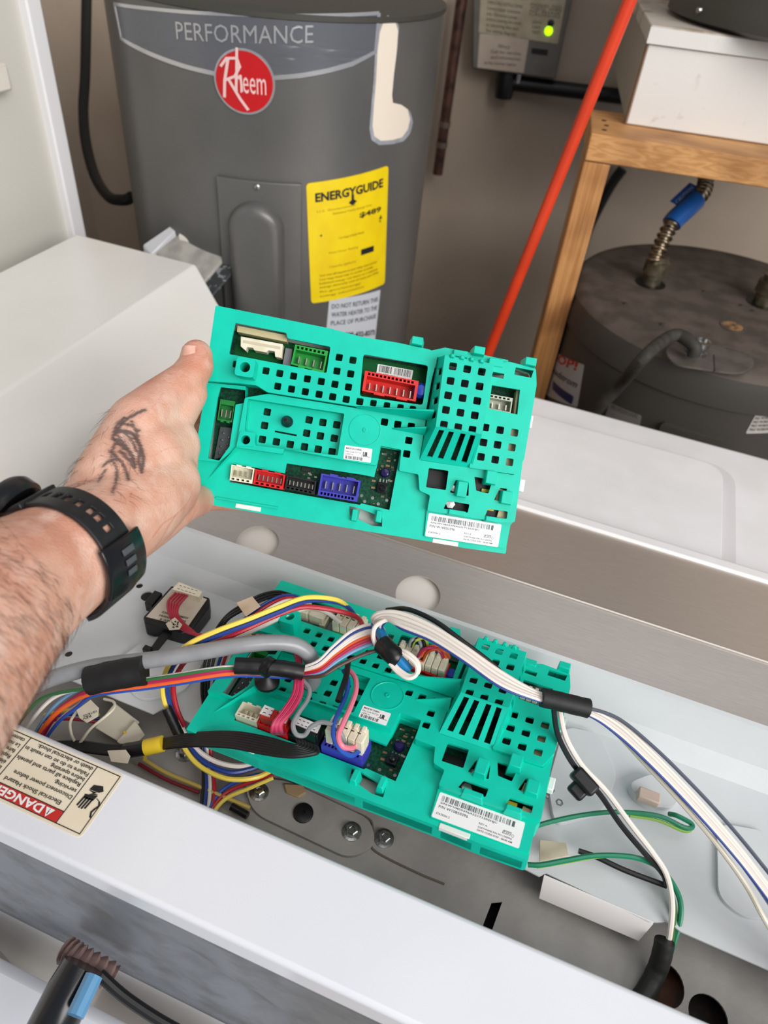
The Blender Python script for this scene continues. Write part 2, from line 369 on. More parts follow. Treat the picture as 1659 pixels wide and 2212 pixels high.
# text is laid with its baseline running leftwards (-x), its top towards the camera (-y)
def wtxt(body, s, t, h, wd=None, mat=INK, bold=.012, al='LEFT', nm='warning_text'):
    v, f = text2d(body, h, wd, al, bold); decal([(v, f, s, t)], lambda x, y: f2(x, y, .0002), nm, mat, wl)
wtxt('DANGER', .0336, .0374, .0056, .040, WHT, .03, nm='danger_text')
decal([poly2([(.0258, .0374), (.0325, .0374), (.02915, .0433)])], lambda x, y: f2(x, y, .0002), 'danger_triangle', WHT, wl)
decal([rect2(.02885, .0390, .02945, .0416), rect2(.02885, .0380, .02945, .0385)], lambda x, y: f2(x, y, .0003), 'danger_mark', INK, wl)
for r_, s_, t_, w_ in (('Electrical Shock Hazard', .0259, .0309, .0445), ('Disconnect power before', .0218, .0252, .0463), ('servicing.', .0220, .0207, .0175), ('Replace all parts and panels', .0223, .0160, .0511), ('before operating.', .0222, .0122, .0275), ('Failure to do so can result in', .0220, .0082, .0512), ('death or electrical shock.', .0219, .0038, .0450)):
    wtxt(r_, s_, t_, .0029, w_)
for r_, t_ in (('Danger de choc', .0309), ('Déconnecter la source', .0265), ('électrique avant.', .0222), ('Replacer pièces et', .0178), ('faire la remise en', .0134), ('Le non-respect peut', .009), ('causer un décès.', .0045)):
    wtxt(r_, S2+.003, t_, .0029, None)
# hand-and-bolt pictogram
ic = lambda pts: poly2([(S1-.0008-p[0]*.82, .0030+p[1]*.74) for p in pts])
icon = [ic([(.006, .0145), (.0135, .0125), (.0165, .0165), (.0135, .019), (.005, .0195)]), ic([(.004, .0245), (.0145, .0215), (.0135, .027), (.006, .028)])]
for k in range(4): icon.append(ic([(.0045+k*.0024, .026), (.0061+k*.0024, .026), (.0050+k*.0024, .0375-abs(k-1.5)*.0012), (.0036+k*.0024, .0375-abs(k-1.5)*.0012)]))
icon.append(ic([(.0045, .020), (.0125, .0195), (.0085, .0222), (.0140, .0206), (.0135, .0212), (.0070, .0237), (.0100, .0213)]))
pt = [(.0150, .024), (.0185, .0255), (.0205, .029), (.0190, .0325), (.0180, .036), (.0200, .0405)]
for (x0, y0), (x1, y1) in zip(pt, pt[1:]): icon.append(ic([(x0-.0008, y0), (x0+.0008, y0), (x1+.0008, y1), (x1-.0008, y1)]))
decal(icon, lambda s, t: f2(s, t, .0001), 'shock_pictogram', INK, wl)

# ================================================================ dryer to the left
dr = thing('clothes_dryer', 'white clothes dryer with a sloping front face at the left', 'dryer', (-.68, .5, 0))
DW = M('dryer_white', '#f0eee8', .3, c2='#ebe8e1', scale=6, coat=.15)
prof = [(-.822, .0), (-.47, .0), (-.47, .83), (-.573, .974), (-.606, 1.028), (-.822, 1.028)]
mb = MB(); mb.extr([Vector((x, .905, z)) for x, z in prof], (0, -1.0, 0)); mb.build('cabinet', DW, dr, bevel=.004, seg=3)
# lint-screen holder hanging beyond the dryer's far end
ls = thing('lint_screen_cover', 'grey plastic lint screen cover with a white tab behind the dryer', 'cover', P(410, 565, .985))
GP = M('grey_clear_plastic', '#a7a59e', .35, c2='#8d8b85', scale=40)
ld = (Vector((-.60, .925, 1.0))-CC).dot(CF)
def lq(pts, d=0): return [D(x, y, ld+d+(600-y)*.00022) for x, y in pts]
def slab4(pts, d, th, nm, mat, bev):
    mb = MB(); q = lq(pts, d); mb.extr(q, CF*th*.5-CU*th); return mb.build(nm, mat, ls, bevel=bev, seg=3)
slab4(((335, 545), (398, 497), (505, 532), (440, 608)), 0, .008, 'screen_plate', GP, .0015)
slab4(((308, 530), (372, 486), (384, 492), (326, 548)), -.004, .014, 'side_rail', M('clear_edge', '#bfc0c4', .25), .002)
slab4(((383, 508), (397, 480), (440, 484), (486, 500), (482, 532)), -.006, .008, 'tab', M('tab_white', '#d9d3c8', .35), .003)
slab4(((432, 608), (508, 540), (500, 590), (458, 638)), .004, .004, 'screen_frame', M('mesh_dark', '#2a2e31', .5, c2='#7a7f80', scale=120, lo=.55, hi=.62), .001)

# white cabinet side panel on the far left with a small ledge
cp = thing('cabinet_panel', 'tall white cabinet side panel with a bright edge trim at far left', 'cabinet', (-.92, .7, 0))
e0 = PL(163, 490, (0, 1.0, 0), (0, 1, 0)); ex, ey = e0.x, e0.y
CPW = M('cabinet_white', '#d2cfc6', .4)
mb = MB(); mb.extr([Vector((ex, ey, 0)), Vector((ex-.06, ey-1.0, 0)), Vector((ex-.10, ey-1.0, 0)), Vector((ex-.04, ey, 0))], (0, 0, 2.0)); mb.build('side_panel', CPW, cp)
mb = MB(); mb.box((ex+.004, ey-.006, 1.0), .018, .03, 2.0); mb.build('edge_trim', M('trim_white', '#efeef0', .3), cp, bevel=.003)
mb = MB(); a = P(30, 150, 1.30)
zl = 1.235
mb.box((ex-.03, ey-.40, zl), .10, .62, .035); mb.build('ledge', M('ledge_white', '#e3ddd2', .45), cp, bevel=.004)

# ================================================================ water heater, standing in the corner
class Cyl:
    def __init__(s, cx, cy, r):
        s.c = Vector((cx, cy, 0)); s.r = r; s.t0 = math.atan2(-cy, -cx)
    def pt(s, a, z, e=0):
        th = s.t0+a/s.r; return Vector((s.c.x+(s.r+e)*math.cos(th), s.c.y+(s.r+e)*math.sin(th), z))
    def hit(s, x, y):
        d = RAY(x, y); ox, oy = CC.x-s.c.x, CC.y-s.c.y
        A = d.x*d.x+d.y*d.y; B = 2*(ox*d.x+oy*d.y); Cc = ox*ox+oy*oy-s.r*s.r; q = max(0, B*B-4*A*Cc)
        t = (-B-math.sqrt(q))/(2*A); p = CC+d*t
        a = math.atan2(p.y-s.c.y, p.x-s.c.x)-s.t0
        while a > math.pi: a -= 2*math.pi
        while a < -math.pi: a += 2*math.pi
        return (a*s.r, p.z)
    def slab(s, poly, e0, e1, name, mat, parent, smooth=True, bevel=0):
        bm = bmesh.new(); vs = [bm.verts.new((p[0], p[1], 0)) for p in poly]
        for t in tessellate_polygon([[Vector((p[0], p[1], 0)) for p in poly]]): bm.faces.new([vs[i] for i in t])
        for _ in range(5):
            ed = [e for e in bm.edges if e.calc_length() > .022]
            if not ed: break
            bmesh.ops.subdivide_edges(bm, edges=ed, cuts=1, use_grid_fill=False); bmesh.ops.triangulate(bm, faces=[f for f in bm.faces if len(f.verts) > 3])
        bm.verts.index_update()
        n = len(bm.verts); V = [v.co.copy() for v in bm.verts]; F = [tuple(v.index for v in f.verts) for f in bm.faces]
        be = [(e.verts[0].index, e.verts[1].index) for e in bm.edges if e.is_boundary]; bm.free()
        mb = MB(); mb.add([s.pt(v.x, v.y, e1) for v in V]+[s.pt(v.x, v.y, e0) for v in V], F+[(a, b, b+n, a+n) for a, b in be])
        return mb.build(name, mat, parent, smooth=smooth, bevel=bevel)
h1 = Cyl(-.62, 1.22, .26)
HG = M('heater_grey', '#676664', .36, .25, c2='#605f5d', scale=8)
HD = M('heater_dark', '#3f3e38', .55)
wh = thing('water_heater', 'grey tank water heater with a round red badge and yellow energy label', 'water heater', h1.c)
mb = MB(); mb.lathe([(.245, .02), (.258, .03), (.26, .04), (.26, 1.345)], h1.c, None, 72); mb.build('tank', HG, wh, smooth=True)
mb = MB(); mb.lathe([(.259, 1.344), (.2625, 1.346), (.2625, 1.352), (.255, 1.356), (.245, 1.358), (.19, 1.366), (.02, 1.372)], h1.c, None, 72); mb.build('top_cap', HD, wh, smooth=True)
hp = lambda pts: [h1.hit(*p) for p in pts]
arc = [(262, 82), (300, 104), (350, 126), (410, 146), (470, 160), (530, 167), (590, 168), (650, 163), (710, 152), (760, 138), (810, 112)]
top = [(818, 28), (700, 33), (560, 32), (420, 27), (330, 19), (247, 8)]
h1.slab(hp(arc+top), 0, .0006, 'badge_panel', M('badge_grey', '#6d6f75', .3, .4), wh)
SIL = M('badge_silver', '#c9c9cb', .25, .7)
def strip(cy, pts, wd, e, name, mat, parent):
    q = [cy.hit(*p) for p in pts]; L = []; R_ = []
    for i, p in enumerate(q):
        a = Vector(q[max(i-1, 0)]); b_ = Vector(q[min(i+1, len(q)-1)]); t = (b_-a).normalized(); n = Vector((-t.y, t.x))*wd/2
        L.append(Vector(p)+n); R_.append(Vector(p)-n)
    return cy.slab(L+R_[::-1], 0, e, name, mat, parent)
strip(h1, [(247, 8), (262, 82)]+arc[1:]+[(818, 28)], .0055, .0012, 'badge_border', SIL, wh)
strip(h1, [(247, 8), (330, 19), (420, 27), (560, 32), (700, 33), (818, 28)], .004, .0012, 'badge_border', SIL, wh)
def ctext(cy, body, p0, p1, h, name, mat, parent, bold=.01, shear=0, e=.0014, slope=True):
    a = cy.hit(*p0); b_ = cy.hit(*p1); wd = b_[0]-a[0]
    v, f = text2d(body, h, wd, 'LEFT', bold, shear); k = (b_[1]-a[1])/wd if slope else 0
    return decal([(v, f, 0, 0)], lambda x, y: cy.pt(a[0]+x, a[1]+y+k*x, e), name, mat, parent)
ctext(h1, 'PERFORMANCE', (383, 84), (676, 92), .0205, 'badge_text', M('badge_letter', '#b9b9ba', .3, .5), wh, 0)
# round badge
cx, cz = h1.hit(528, 177); rb = (h1.hit(594, 177)[0]-h1.hit(464, 177)[0])/2
rbz = (h1.hit(528, 106)[1]-h1.hit(528, 248)[1])/2
h1.slab([(cx+rb*math.cos(t*math.pi/24), cz+rbz*math.sin(t*math.pi/24)) for t in range(48)], 0, .002, 'badge_ring', SIL, wh)
bd = h1.slab([(cx+rb*.93*math.cos(t*math.pi/24), cz+rbz*.93*math.sin(t*math.pi/24)) for t in range(48)], .001, .0032, 'round_badge', M('badge_red', '#c01218', .35), wh)
v, f = text2d('heem', .030, .040, 'LEFT', .0); PINK = M('badge_script', '#eac3c0', .4)
decal([(v, f, cx-.0105, cz-.0125)], lambda x, y: h1.pt(x, y, .0036), 'badge_script', PINK, bd)
sw = []
for pts, wd in (([(-.030, .020), (-.022, .031), (-.008, .033), (-.0045, .022), (-.012, .008), (-.024, .002)], .0036), ([(-.020, .030), (-.026, .0), (-.0275, -.022)], .004), ([(-.020, .002), (-.006, -.022), (.004, -.036)], .004), ([(-.0075, .046), (-.009, .015), (-.011, -.011)], .0036), ([(-.011, .004), (-.004, .010), (-.003, -.011)], .003)):
    for (x0, y0), (x1, y1) in zip(pts, pts[1:]):
        d = Vector((x1-x0, y1-y0)).normalized(); n = Vector((-d.y, d.x))*wd/2; d *= wd*.3
        sw.append(poly2([(cx+x0+n.x-d.x, cz+y0+n.y-d.y), (cx+x1+n.x+d.x, cz+y1+n.y+d.y), (cx+x1-n.x+d.x, cz+y1-n.y+d.y), (cx+x0-n.x-d.x, cz+y0-n.y-d.y)]))
decal(sw, lambda x, y: h1.pt(x, cz+(y-cz)*.86-.001, .0038), 'badge_swash', PINK, bd)
# access cover with a raised arch
a0, zt_ = h1.hit(470, 378); a1, _ = h1.hit(652, 388)
cv = h1.slab([(a0, .80), (a1, .80), (a1, zt_), (a0, zt_)], 0, .006, 'access_cover', HG, wh, bevel=.0015)
al, ztop = h1.hit(497, 470)[0], h1.hit(560, 432)[1]; ar = h1.hit(614, 470)[0]; rad = (ar-al)/2; am = (al+ar)/2
def archloop(k, e, zb):
    r_ = rad-k; return [h1.pt(am-r_, zb, e), h1.pt(am+r_, zb, e)]+[h1.pt(am+r_*math.cos(t*math.pi/18), ztop-rad+r_*math.sin(t*math.pi/18), e) for t in range(19)]
mb = MB(); L_ = [archloop(0, .005, .82), archloop(.0015, .013, .822), archloop(.006, .021, .826), archloop(.012, .0245, .83), archloop(.020, .0255, .835)]; m_ = len(L_[0])
for q_ in L_: mb.v += q_
for i_ in range(len(L_)-1): mb.f += [(i_*m_+k, i_*m_+(k+1) % m_, (i_+1)*m_+(k+1) % m_, (i_+1)*m_+k) for k in range(m_)]
mb.f.append(tuple(range((len(L_)-1)*m_, len(L_)*m_))); mb.build('raised_arch', HG, cv, smooth=True, ang=80)
sp = h1.hit(557, 400); mb = MB(); mb.lathe([(.004, 0), (.004, .003), (.002, .004)], h1.pt(sp[0], sp[1], .006), frameZ(h1.pt(sp[0], 0, 1)-h1.pt(sp[0], 0, 0)), 12); mb.build('cover_screw', STEEL, cv)
# yellow energy label (tilted print follows the label)
YEL = M('energy_yellow', '#f2d40a', .45, c2='#ecca08', scale=30)
eg = h1.slab(rpoly(hp([(672, 655), (830, 612), (838, 357), (661, 396)]), .006, 4), 0, .0012, 'energy_label', YEL, wh)
c00 = h1.hit(672, 655); c10 = h1.hit(830, 612); c11 = h1.hit(838, 357); c01 = h1.hit(661, 396)
def bil(u, v, e=.0018):
    x = (1-u)*(1-v)*c00[0]+u*(1-v)*c10[0]+u*v*c11[0]+(1-u)*v*c01[0]; z = (1-u)*(1-v)*c00[1]+u*(1-v)*c10[1]+u*v*c11[1]+(1-u)*v*c01[1]
    return h1.pt(x, z, e)
def etext(body, u0, u1, v, h, mat=INK, bold=0, nm='energy_text'):
    vv, f = text2d(body, h, u1-u0, 'LEFT', bold); decal([(vv, f, u0, v)], bil, nm, mat, eg)
etext('ENERGYGUIDE', .09, .92, .855, .065, INK, .035)
decal([rect2(.50, .80, .53, .86), poly2([(.465, .805), (.515, .775), (.565, .805), (.515, .83)])], bil, 'energy_arrow', INK, eg)
OL = M('print_olive', '#8f7d10', .5)
etext('$489', .60, .90, .665, .04, M('ink_soft', '#3b3512', .5), .03)
decal([rect2(.13, .575, .90, .59), poly2([(.87, .60), (.92, .60), (.895, .635)])], bil, 'cost_scale', M('ink_soft', '#3b3512', .5), eg)
decal([rect2(.62, .345, .80, .395)], bil, 'price_box', INK, eg)
OL2 = M('print_faint', '#b49a10', .5)
for k, (u0, u1, vv, tx) in enumerate(((.10, .55, .77, 'U.S. Government'), (.28, .76, .735, 'Estimated Yearly Energy Cost'), (.34, .66, .53, 'Cost Range of Similar Models'), (.22, .58, .42, 'First Hour Rating'), (.22, .55, .30, 'Capacity (gallons)'), (.10, .85, .235, 'Your cost will depend on your utility rates and use'), (.10, .80, .20, 'Cost range based only on models of similar'), (.10, .86, .165, 'Estimated energy cost based on a national'), (.10, .88, .13, 'average electricity cost of cents per kWh'), (.10, .62, .09, 'ftc.gov/energy'), (.10, .66, .05, 'energy information'))):
    etext(tx, u0, u1, vv, .018, OL if k > 4 else OL2, .01)
# white notice below it
nl = h1.slab(hp([(700, 760), (808, 745), (821, 626), (711, 646)]), 0, .0010, 'notice_label', M('notice_white', '#c7cbd2', .5), wh)
for k, tx in enumerate(('DO NOT RETURN THIS', 'WATER HEATER TO THE', 'PLACE OF PURCHASE')):
    ctext(h1, tx, (716-k, 668+k*18-2), (815-k*2, 646+k*18+4), .0085, 'notice_text', M('ink_grey', '#55585f', .5), nl, .012, 0, .0016)
ctext(h1, '1-800-432-8373', (735, 728), (808, 722), .010, 'notice_phone', INK, nl, .03, 0, .0016)
# cream paint daub
pm = [(826, 52), (838, 42), (854, 50), (859, 66), (856, 110), (850, 160), (846, 205), (848, 222), (866, 226), (880, 236), (885, 258), (880, 280), (868, 296), (848, 302), (822, 304), (808, 294), (804, 272), (807, 230), (812, 170), (815, 110), (820, 70)]
h1.slab(hp(pm), 0, .0008, 'paint_daub', M('daub_cream', '#e9dccb', .7), wh)
h1.slab(hp([(827+(x-843)*1.16+16, 172+(y-172)*1.07) for x, y in pm]), 0, .0004, 'paint_halo', M('daub_halo', '#9fa3aa', .6, c2='#86888c', scale=60), wh)

# black power cord left of the heater
mb = MB(); mb.tube(spline([D(188, -60, 1.45), D(186, 60, 1.46), D(184, 160, 1.47), D(180, 240, 1.47), D(186, 310, 1.46), D(205, 380, 1.44), D(235, 425, 1.40), D(268, 432, 1.37), D(285, 425, 1.36)], 8), .0105, 10)
tag(mb.build('hanging_cable', M('rubber_black', '#101010', .6), smooth=True), 'thick black power cord hanging left of the grey water heater', 'cable')

# copper stub pipe on the wall
pp = thing('copper_pipe', 'tarnished brown copper pipe hanging down beside the grey heater', 'pipe', PL(975, 180, W0, WN)+WN*.06)
a = PL(1003, -40, W0+WN*.07, WN); b = PL(945, 375, W0+WN*.07, WN); b = Vector((a.x+(b.x-a.x)*.5, a.y+(b.y-a.y)*.5, b.z)); a = Vector((b.x, b.y, a.z+.1))
a = PL(1000, -20, W0+WN*.07, WN); b = PL(945, 376, W0+WN*.07, WN)
CU_ = M('copper_old', '#6b4a40', .45, .5, c2='#43302a', scale=40)
mb = MB(); mb.tube([a, b], .0125, 14); mb.build('pipe', CU_, pp, smooth=True)
for t in (.68, .80):
    c = a.lerp(b, t); mb = MB(); mb.tube([c, c+(b-a).normalized()*.012], .0145, 14); mb.build('fitting_ring', M('solder', '#8a7a70', .4, .6), pp, smooth=True)

# control box on the wall with a lit green lamp
BP0 = W0+WN*.075
cb = thing('control_box', 'grey wall control box with faded labels and a lit green lamp', 'control box', PL(1120, 100, W0, WN))
wq = lambda x, y, e=0: PL(x, y, BP0+WN*e, WN)
mb = MB(); mb.extr([wq(1022, -60), wq(1019, 148), wq(1200, 172), wq(1247, -50)], -WN*.074); mb.build('housing', M('box_grey', '#6d6963', .55, c2='#625e58', scale=25), cb, bevel=.004)
LABC = M('label_aged', '#b5aa94', .6, c2='#a3977f', scale=30)
lp = MB(); lp.extr([wq(1040, -40, .0012), wq(1034, 70, .0012), wq(1205, 95, .0012), wq(1228, -30, .0012)], -WN*.001); l1 = lp.build('instruction_label', LABC, cb)
lp = MB(); lp.extr([wq(1036, 72, .0012), wq(1031, 146, .0012), wq(1131, 158, .0012), wq(1143, 84, .0012)], -WN*.001); l2 = lp.build('service_label', M('label_pinkish', '#c2b3a4', .6, c2='#b7a696', scale=30), cb)
def wtext(body, p0, p1, h, par, nm, mat):
    a = wq(*p0, .0018); b = wq(*p1, .0018); ux = (b-a); wd = ux.length; ux.normalize(); uy = WN.cross(ux)*1; uy = uy if uy.z > 0 else -uy
    v, f = text2d(body, h, wd); decal([(v, f, 0, 0)], lambda x, y: a+ux*x+uy*y, nm, mat, par)
IG = M('ink_brown', '#57503f', .6)
for k, tx in enumerate(('OPERATING INSTRUCTIONS', 'Connect supply conductors', 'only. Disconnect power', 'before opening the cover', 'or servicing this unit.', 'See wiring diagram.')):
    wtext(tx, (1052-k*.6, 8+k*12), (1128-k*5 % 13, 18+k*12), .0062, l1, 'instruction_text', IG)
for k, tx in enumerate(('MODEL NO.', 'VOLTS  AMPS', 'HZ  PHASE', 'CAUTION')): wtext(tx, (1146-k, 12+k*7), (1214-k*2, 19+k*7), .0048, l1, 'rating_text', IG)
for k, tx in enumerate(('ON', 'OFF', 'TEST')): wtext(tx, (1150-k, 50+k*11), (1168-k, 52+k*11), .005, l1, 'switch_text', IG)
for k, (tx, x0, x1) in enumerate((('SERVICE', 1075, 1100), ('Call for service', 1060, 1124), ('and information', 1060, 1124), ('at the number below', 1046, 1115))): wtext(tx, (x0, 102+k*12), (x1, 107+k*12), .006, l2, 'service_text', IG)
c = wq(1185, 67, .003); mb = MB(); mb.lathe([(.0085, -.003), (.0085, .001), (.006, .003)], c, frameZ(WN), 16); mb.build('lamp', M('led_green', '#b4ff00', .3, emit=1.6), cb, smooth=True)
c = wq(1190, 50, .002); mb = MB(); mb.lathe([(.007, -.003), (.007, .001), (.005, .002)], c, frameZ(WN), 16); mb.build('switch_knob', BLK, cb, smooth=True)
mb = MB(); mb.extr([wq(1149, 104, .002), wq(1148, 115, .002), wq(1182, 119, .002), wq(1184, 108, .002)], -WN*.003); mb.build('nameplate', BLK, cb)
c = wq(1119, 168, -.02); mb = MB(); mb.lathe([(.007, -.01), (.007, .01)], c, None, 12); mb.build('latch_screw', STEEL, cb)

# black conduit below the box
mb = MB(); a = PL(1095, 178, W0+WN*.045, WN); b = PL(1450, 222, W0+WN*.045, WN)
mb.tube([a, b], .016, 12); mb.lathe([(.02, -.03), (.024, 0), (.02, .03)], PL(1092, 180, W0+WN*.045, WN), None, 12)
tag(mb.build('black_conduit', BLK, smooth=True), 'black conduit running along the wall below the control box', 'conduit')

# ================================================================ timber stand with platform and tanks at the right
SD = Vector((.267, .042, 0)).normalized(); SN = Vector((SD.y, -SD.x, 0))       # along / towards camera
B0 = P(1262, 347, 1.2)
st = thing('timber_stand', 'rough pine stand with a post and shelf board over the dusty tank', 'stand', Vector((B0.x, B0.y, 0)))
PINE = wood('pine', '#cf9c63', '#bb854c', 'x'); PINEV = wood('pine_vertical', '#c9935a', '#b27b45', 'z')
RB = Matrix((SD, -SN, Vector((0, 0, 1)))).transposed()
def wbox(p, lx, ly, lz):   # p = front left bottom corner; along SD, back along -SN, up
    return Vector(p)+SD*lx/2-SN*ly/2+Vector((0, 0, lz/2)), lx, ly, lz, RB
mb = MB(); mb.box(*wbox(B0, 1.0, .16, .038)); mb.build('shelf_board', PINE, st, bevel=.002)
for k, (t, s_) in enumerate(((.02, .03), (.024, .06), (.021, .09))):
    mb = MB(); mb.lathe([(.004, 0), (.004, .0006)], B0+SD*t-SN*s_+Vector((0, 0, .038)), None, 10); mb.build('nail', M('nail_dark', '#2a211c', .7), st)
mb = MB(); mb.box(*wbox(Vector((B0.x, B0.y, 0))+SD*.0+SN*-.002, .040, .086, 1.199)); mb.build('post', PINEV, st, bevel=.002)
mb = MB(); mb.box(*wbox(Vector((B0.x, B0.y, 1.185))+SD*.10-SN*.12, .07, .03, .014)); mb.build('shim', M('chipped_white', '#cfc6b6', .6), st)
# white box platform
X0 = P(1352, 268, 1.239)
pf = thing('platform_box', 'white-painted wooden platform box with chipped edges on the shelf board', 'box', X0)
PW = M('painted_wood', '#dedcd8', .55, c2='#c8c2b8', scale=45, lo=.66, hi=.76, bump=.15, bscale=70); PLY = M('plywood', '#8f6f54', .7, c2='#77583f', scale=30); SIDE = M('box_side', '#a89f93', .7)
PN = SN
hbox = .106
mb = MB(); mb.box(*wbox(X0, .65, .02, hbox)); mb.build('front_panel', PW, pf, bevel=.002)
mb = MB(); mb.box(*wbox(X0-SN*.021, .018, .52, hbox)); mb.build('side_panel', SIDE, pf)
mb = MB(); mb.box(*wbox(X0-SD*.0014, .0014, .02, hbox)); mb.build('edge_strip', PLY, pf)
mb = MB(); mb.box(*wbox(X0+Vector((0, 0, hbox+.001))+SN*.004-SD*.004, .66, .64, .022)); mb.build('top_board', M('lid_wood', '#c9c1b5', .6, c2='#9f8a72', scale=20, lo=.55, hi=.7), pf, bevel=.002)
mb = MB(); mb.box(*wbox(X0+Vector((0, 0, hbox+.001))+SN*.0055-SD*.004, .66, .0015, .020)); mb.build('top_edge', PW, pf)
UTX, UTY = .21, 1.50
# dark tank standing on the platform
tk = thing('upper_tank', 'dark grey tank base standing on the white platform box', 'tank', Vector((UTX, UTY, X0.z+hbox+.024)))
mb = MB(); mb.lathe([(.245, 0), (.262, .006), (.262, .03), (.258, .036), (.258, .6)], TM[tk].translation, None, 64); mb.build('tank_shell', M('tank_dark', '#46453f', .5, .2), tk, smooth=True)
q = Cyl(UTX, UTY, .262).hit(1512, 22); mb = MB(); mb.lathe([(.005, 0), (.004, .004)], Cyl(UTX, UTY, .262).pt(q[0], q[1]), frameZ(Cyl(UTX, UTY, .262).pt(q[0], 0, 1)-Cyl(UTX, UTY, .262).pt(q[0], 0, 0)), 10); mb.build('rim_screw', STEEL, tk)

# orange-red pole leaning on the stand
a = PL(1385, -60, B0+SN*.02, SN); b = PL(1055, 762, B0+SN*.02, SN); d = (b-a).normalized(); b2 = a+d*((0.0-a.z)/d.z)
pl = thing('red_pole', 'slim orange-red pole leaning against the pine stand', 'pole', b2)
mb = MB(); mb.tube([a, b2], .0092, 16); mb.build('pole_shaft', M('red_orange', '#e0401c', .4, c2='#d33a18', scale=12), pl, smooth=True)

# ================================================================ low dusty tank under the shelf
h2 = Cyl(.19, 1.305, .265); ZT = 1.0
lt = thing('lower_tank', 'low dark brown tank with a dusty top under the pine stand', 'tank', h2.c)
DUST = M('dusty_top', '#5a5048', .75, c2='#463e37', scale=22, lo=.4, hi=.6, bump=.3, bscale=160)
SH2 = M('tank_brown', '#46423d', .5, .15)
mb = MB(); mb.lathe([(.255, .02), (.262, .03), (.262, ZT-.062), (.2655, ZT-.06), (.2655, ZT-.03), (.262, ZT-.012)], h2.c, None, 72); mb.build('tank_shell', SH2, lt, smooth=True)
mb = MB(); mb.lathe([(.262, ZT-.013), (.256, ZT-.005), (.245, ZT-.001), (.10, ZT+.001), (.01, ZT+.001)], h2.c, None, 72); tp = mb.build('tank_top', DUST, lt, smooth=True)
z0 = ZT+.001
def topc(x, y): return P(x, y, z0)
for (x, y, r) in ((1405, 612, .020), (1648, 655, .022)):
    c = topc(x, y); mb = MB(); mb.lathe([(r*1.3, -.0005), (r*1.3, .0008)], c, None, 20); mb.build('gasket', BLK, lt, smooth=True)
    mb = MB(); mb.lathe([(r*.8, 0), (r*.8, .018), (r*1.02, .02), (r*1.02, .04), (r*.8, .042), (r*.78, .05)], c, None, 16); mb.build('nipple', M('brass_dull', '#847a66', .4, .8, c2='#5d5648', scale=60), lt, smooth=True)
c = topc(1583, 706); mb = MB(); mb.lathe([(.020, -.0008), (.020, .0014), (.0165, .0014), (.0155, .0009)], c, None, 24); mb.build('opening_rim', DUST, lt, smooth=True)
mb = MB(); mb.lathe([(.0158, .0008), (.0158, .0016)], c, None, 24); mb.build('opening', M('foam_tan', '#9a7650', .8, c2='#4a3421', scale=120), lt)
ov = rpoly([tuple(P(x, y, z0).xy) for x, y in ((1432, 752), (1500, 738), (1620, 768), (1630, 790), (1600, 812), (1450, 790))], .03, 6)
mb = MB(); mb.plate(ov, [], z0+.0025, .003); mb.build('access_plate', M('plate_dust', '#5b544e', .75, c2='#4c4640', scale=40), lt, bevel=.001)
mb = MB(); mb.extr([P(1541, 766, z0+.0028), P(1543, 766, z0+.0028), P(1545, 802, z0+.0028), P(1543, 802, z0+.0028)], (0, 0, -.001)); mb.build('plate_seam', INK, lt)
c = P(1505, 765, z0+.002); mb = MB(); mb.lathe([(.014, 0), (.014, .004), (.010, .005), (.010, .012), (.013, .013), (.013, .022), (.009, .023), (.008, .018)], c, None, 18); mb.build('cable_clamp', STEEL, lt, smooth=True)
for x, y in ((1600, 660), (1625, 672), (1520, 630), (1350, 655), (1430, 700)):
    mb = MB(); mb.lathe([(.004, -.0005), (.003, .0012)], topc(x, y), None, 8); mb.build('debris', M('rust_bit', '#2f2621', .8), lt)
# stickers on its shell
h2b = Cyl(.19, 1.305, .262)
hq = lambda pts: [h2b.hit(*p) for p in pts]
s1 = h2b.slab(rpoly(hq([(1196, 752), (1262, 788), (1247, 880), (1178, 850)]), .004, 3), 0, .0008, 'brand_sticker', M('sticker_white', '#a9a6a6', .5), lt)
ctext(h2b, 'SHOP!', (1192, 770), (1246, 800), .017, 'sticker_text', M('sticker_red', '#a8281e', .5), s1, .03, 0, .0012)
ctext(h2b, 'Roadstrom', (1192, 800), (1246, 838), .013, 'sticker_script', INK, s1, .01, .3, .0012)
h2b.slab(rpoly(hq([(1196, 822), (1240, 856), (1236, 874), (1194, 840)]), .003, 3), .0006, .0012, 'sticker_band', M('sticker_navy', '#252a55', .5), s1)
s2 = h2b.slab(rpoly(hq([(1318, 870), (1386, 898), (1380, 930), (1305, 905)]), .004, 3), 0, .0008, 'grade_sticker', M('sticker_silver', '#8d8985', .4, .3), lt)
ctext(h2b, 'PROFESSIONAL', (1320, 882), (1378, 904), .0085, 'grade_text', M('ink_mid', '#5b5856', .5), s2, 0, 0, .0012)
s3 = h2b.slab(rpoly(hq([(1645, 872), (1700, 868), (1700, 930), (1610, 936)]), .003, 3), 0, .0008, 'rating_sticker', M('sticker_grey', '#b9b4ac', .5), lt)
for k in range(7): ctext(h2b, 'MAX WORKING PRESSURE PSI', (1641-k*4, 882+k*8), (1700, 877+k*8), .0055, 'rating_text', INK, s3, 0, 0, .0012)
h2b.slab(rpoly(hq([(1432, 908), (1562, 944), (1540, 1030), (1400, 1000)]), .006, 3), 0, .008, 'access_door', SH2, lt, bevel=.002)
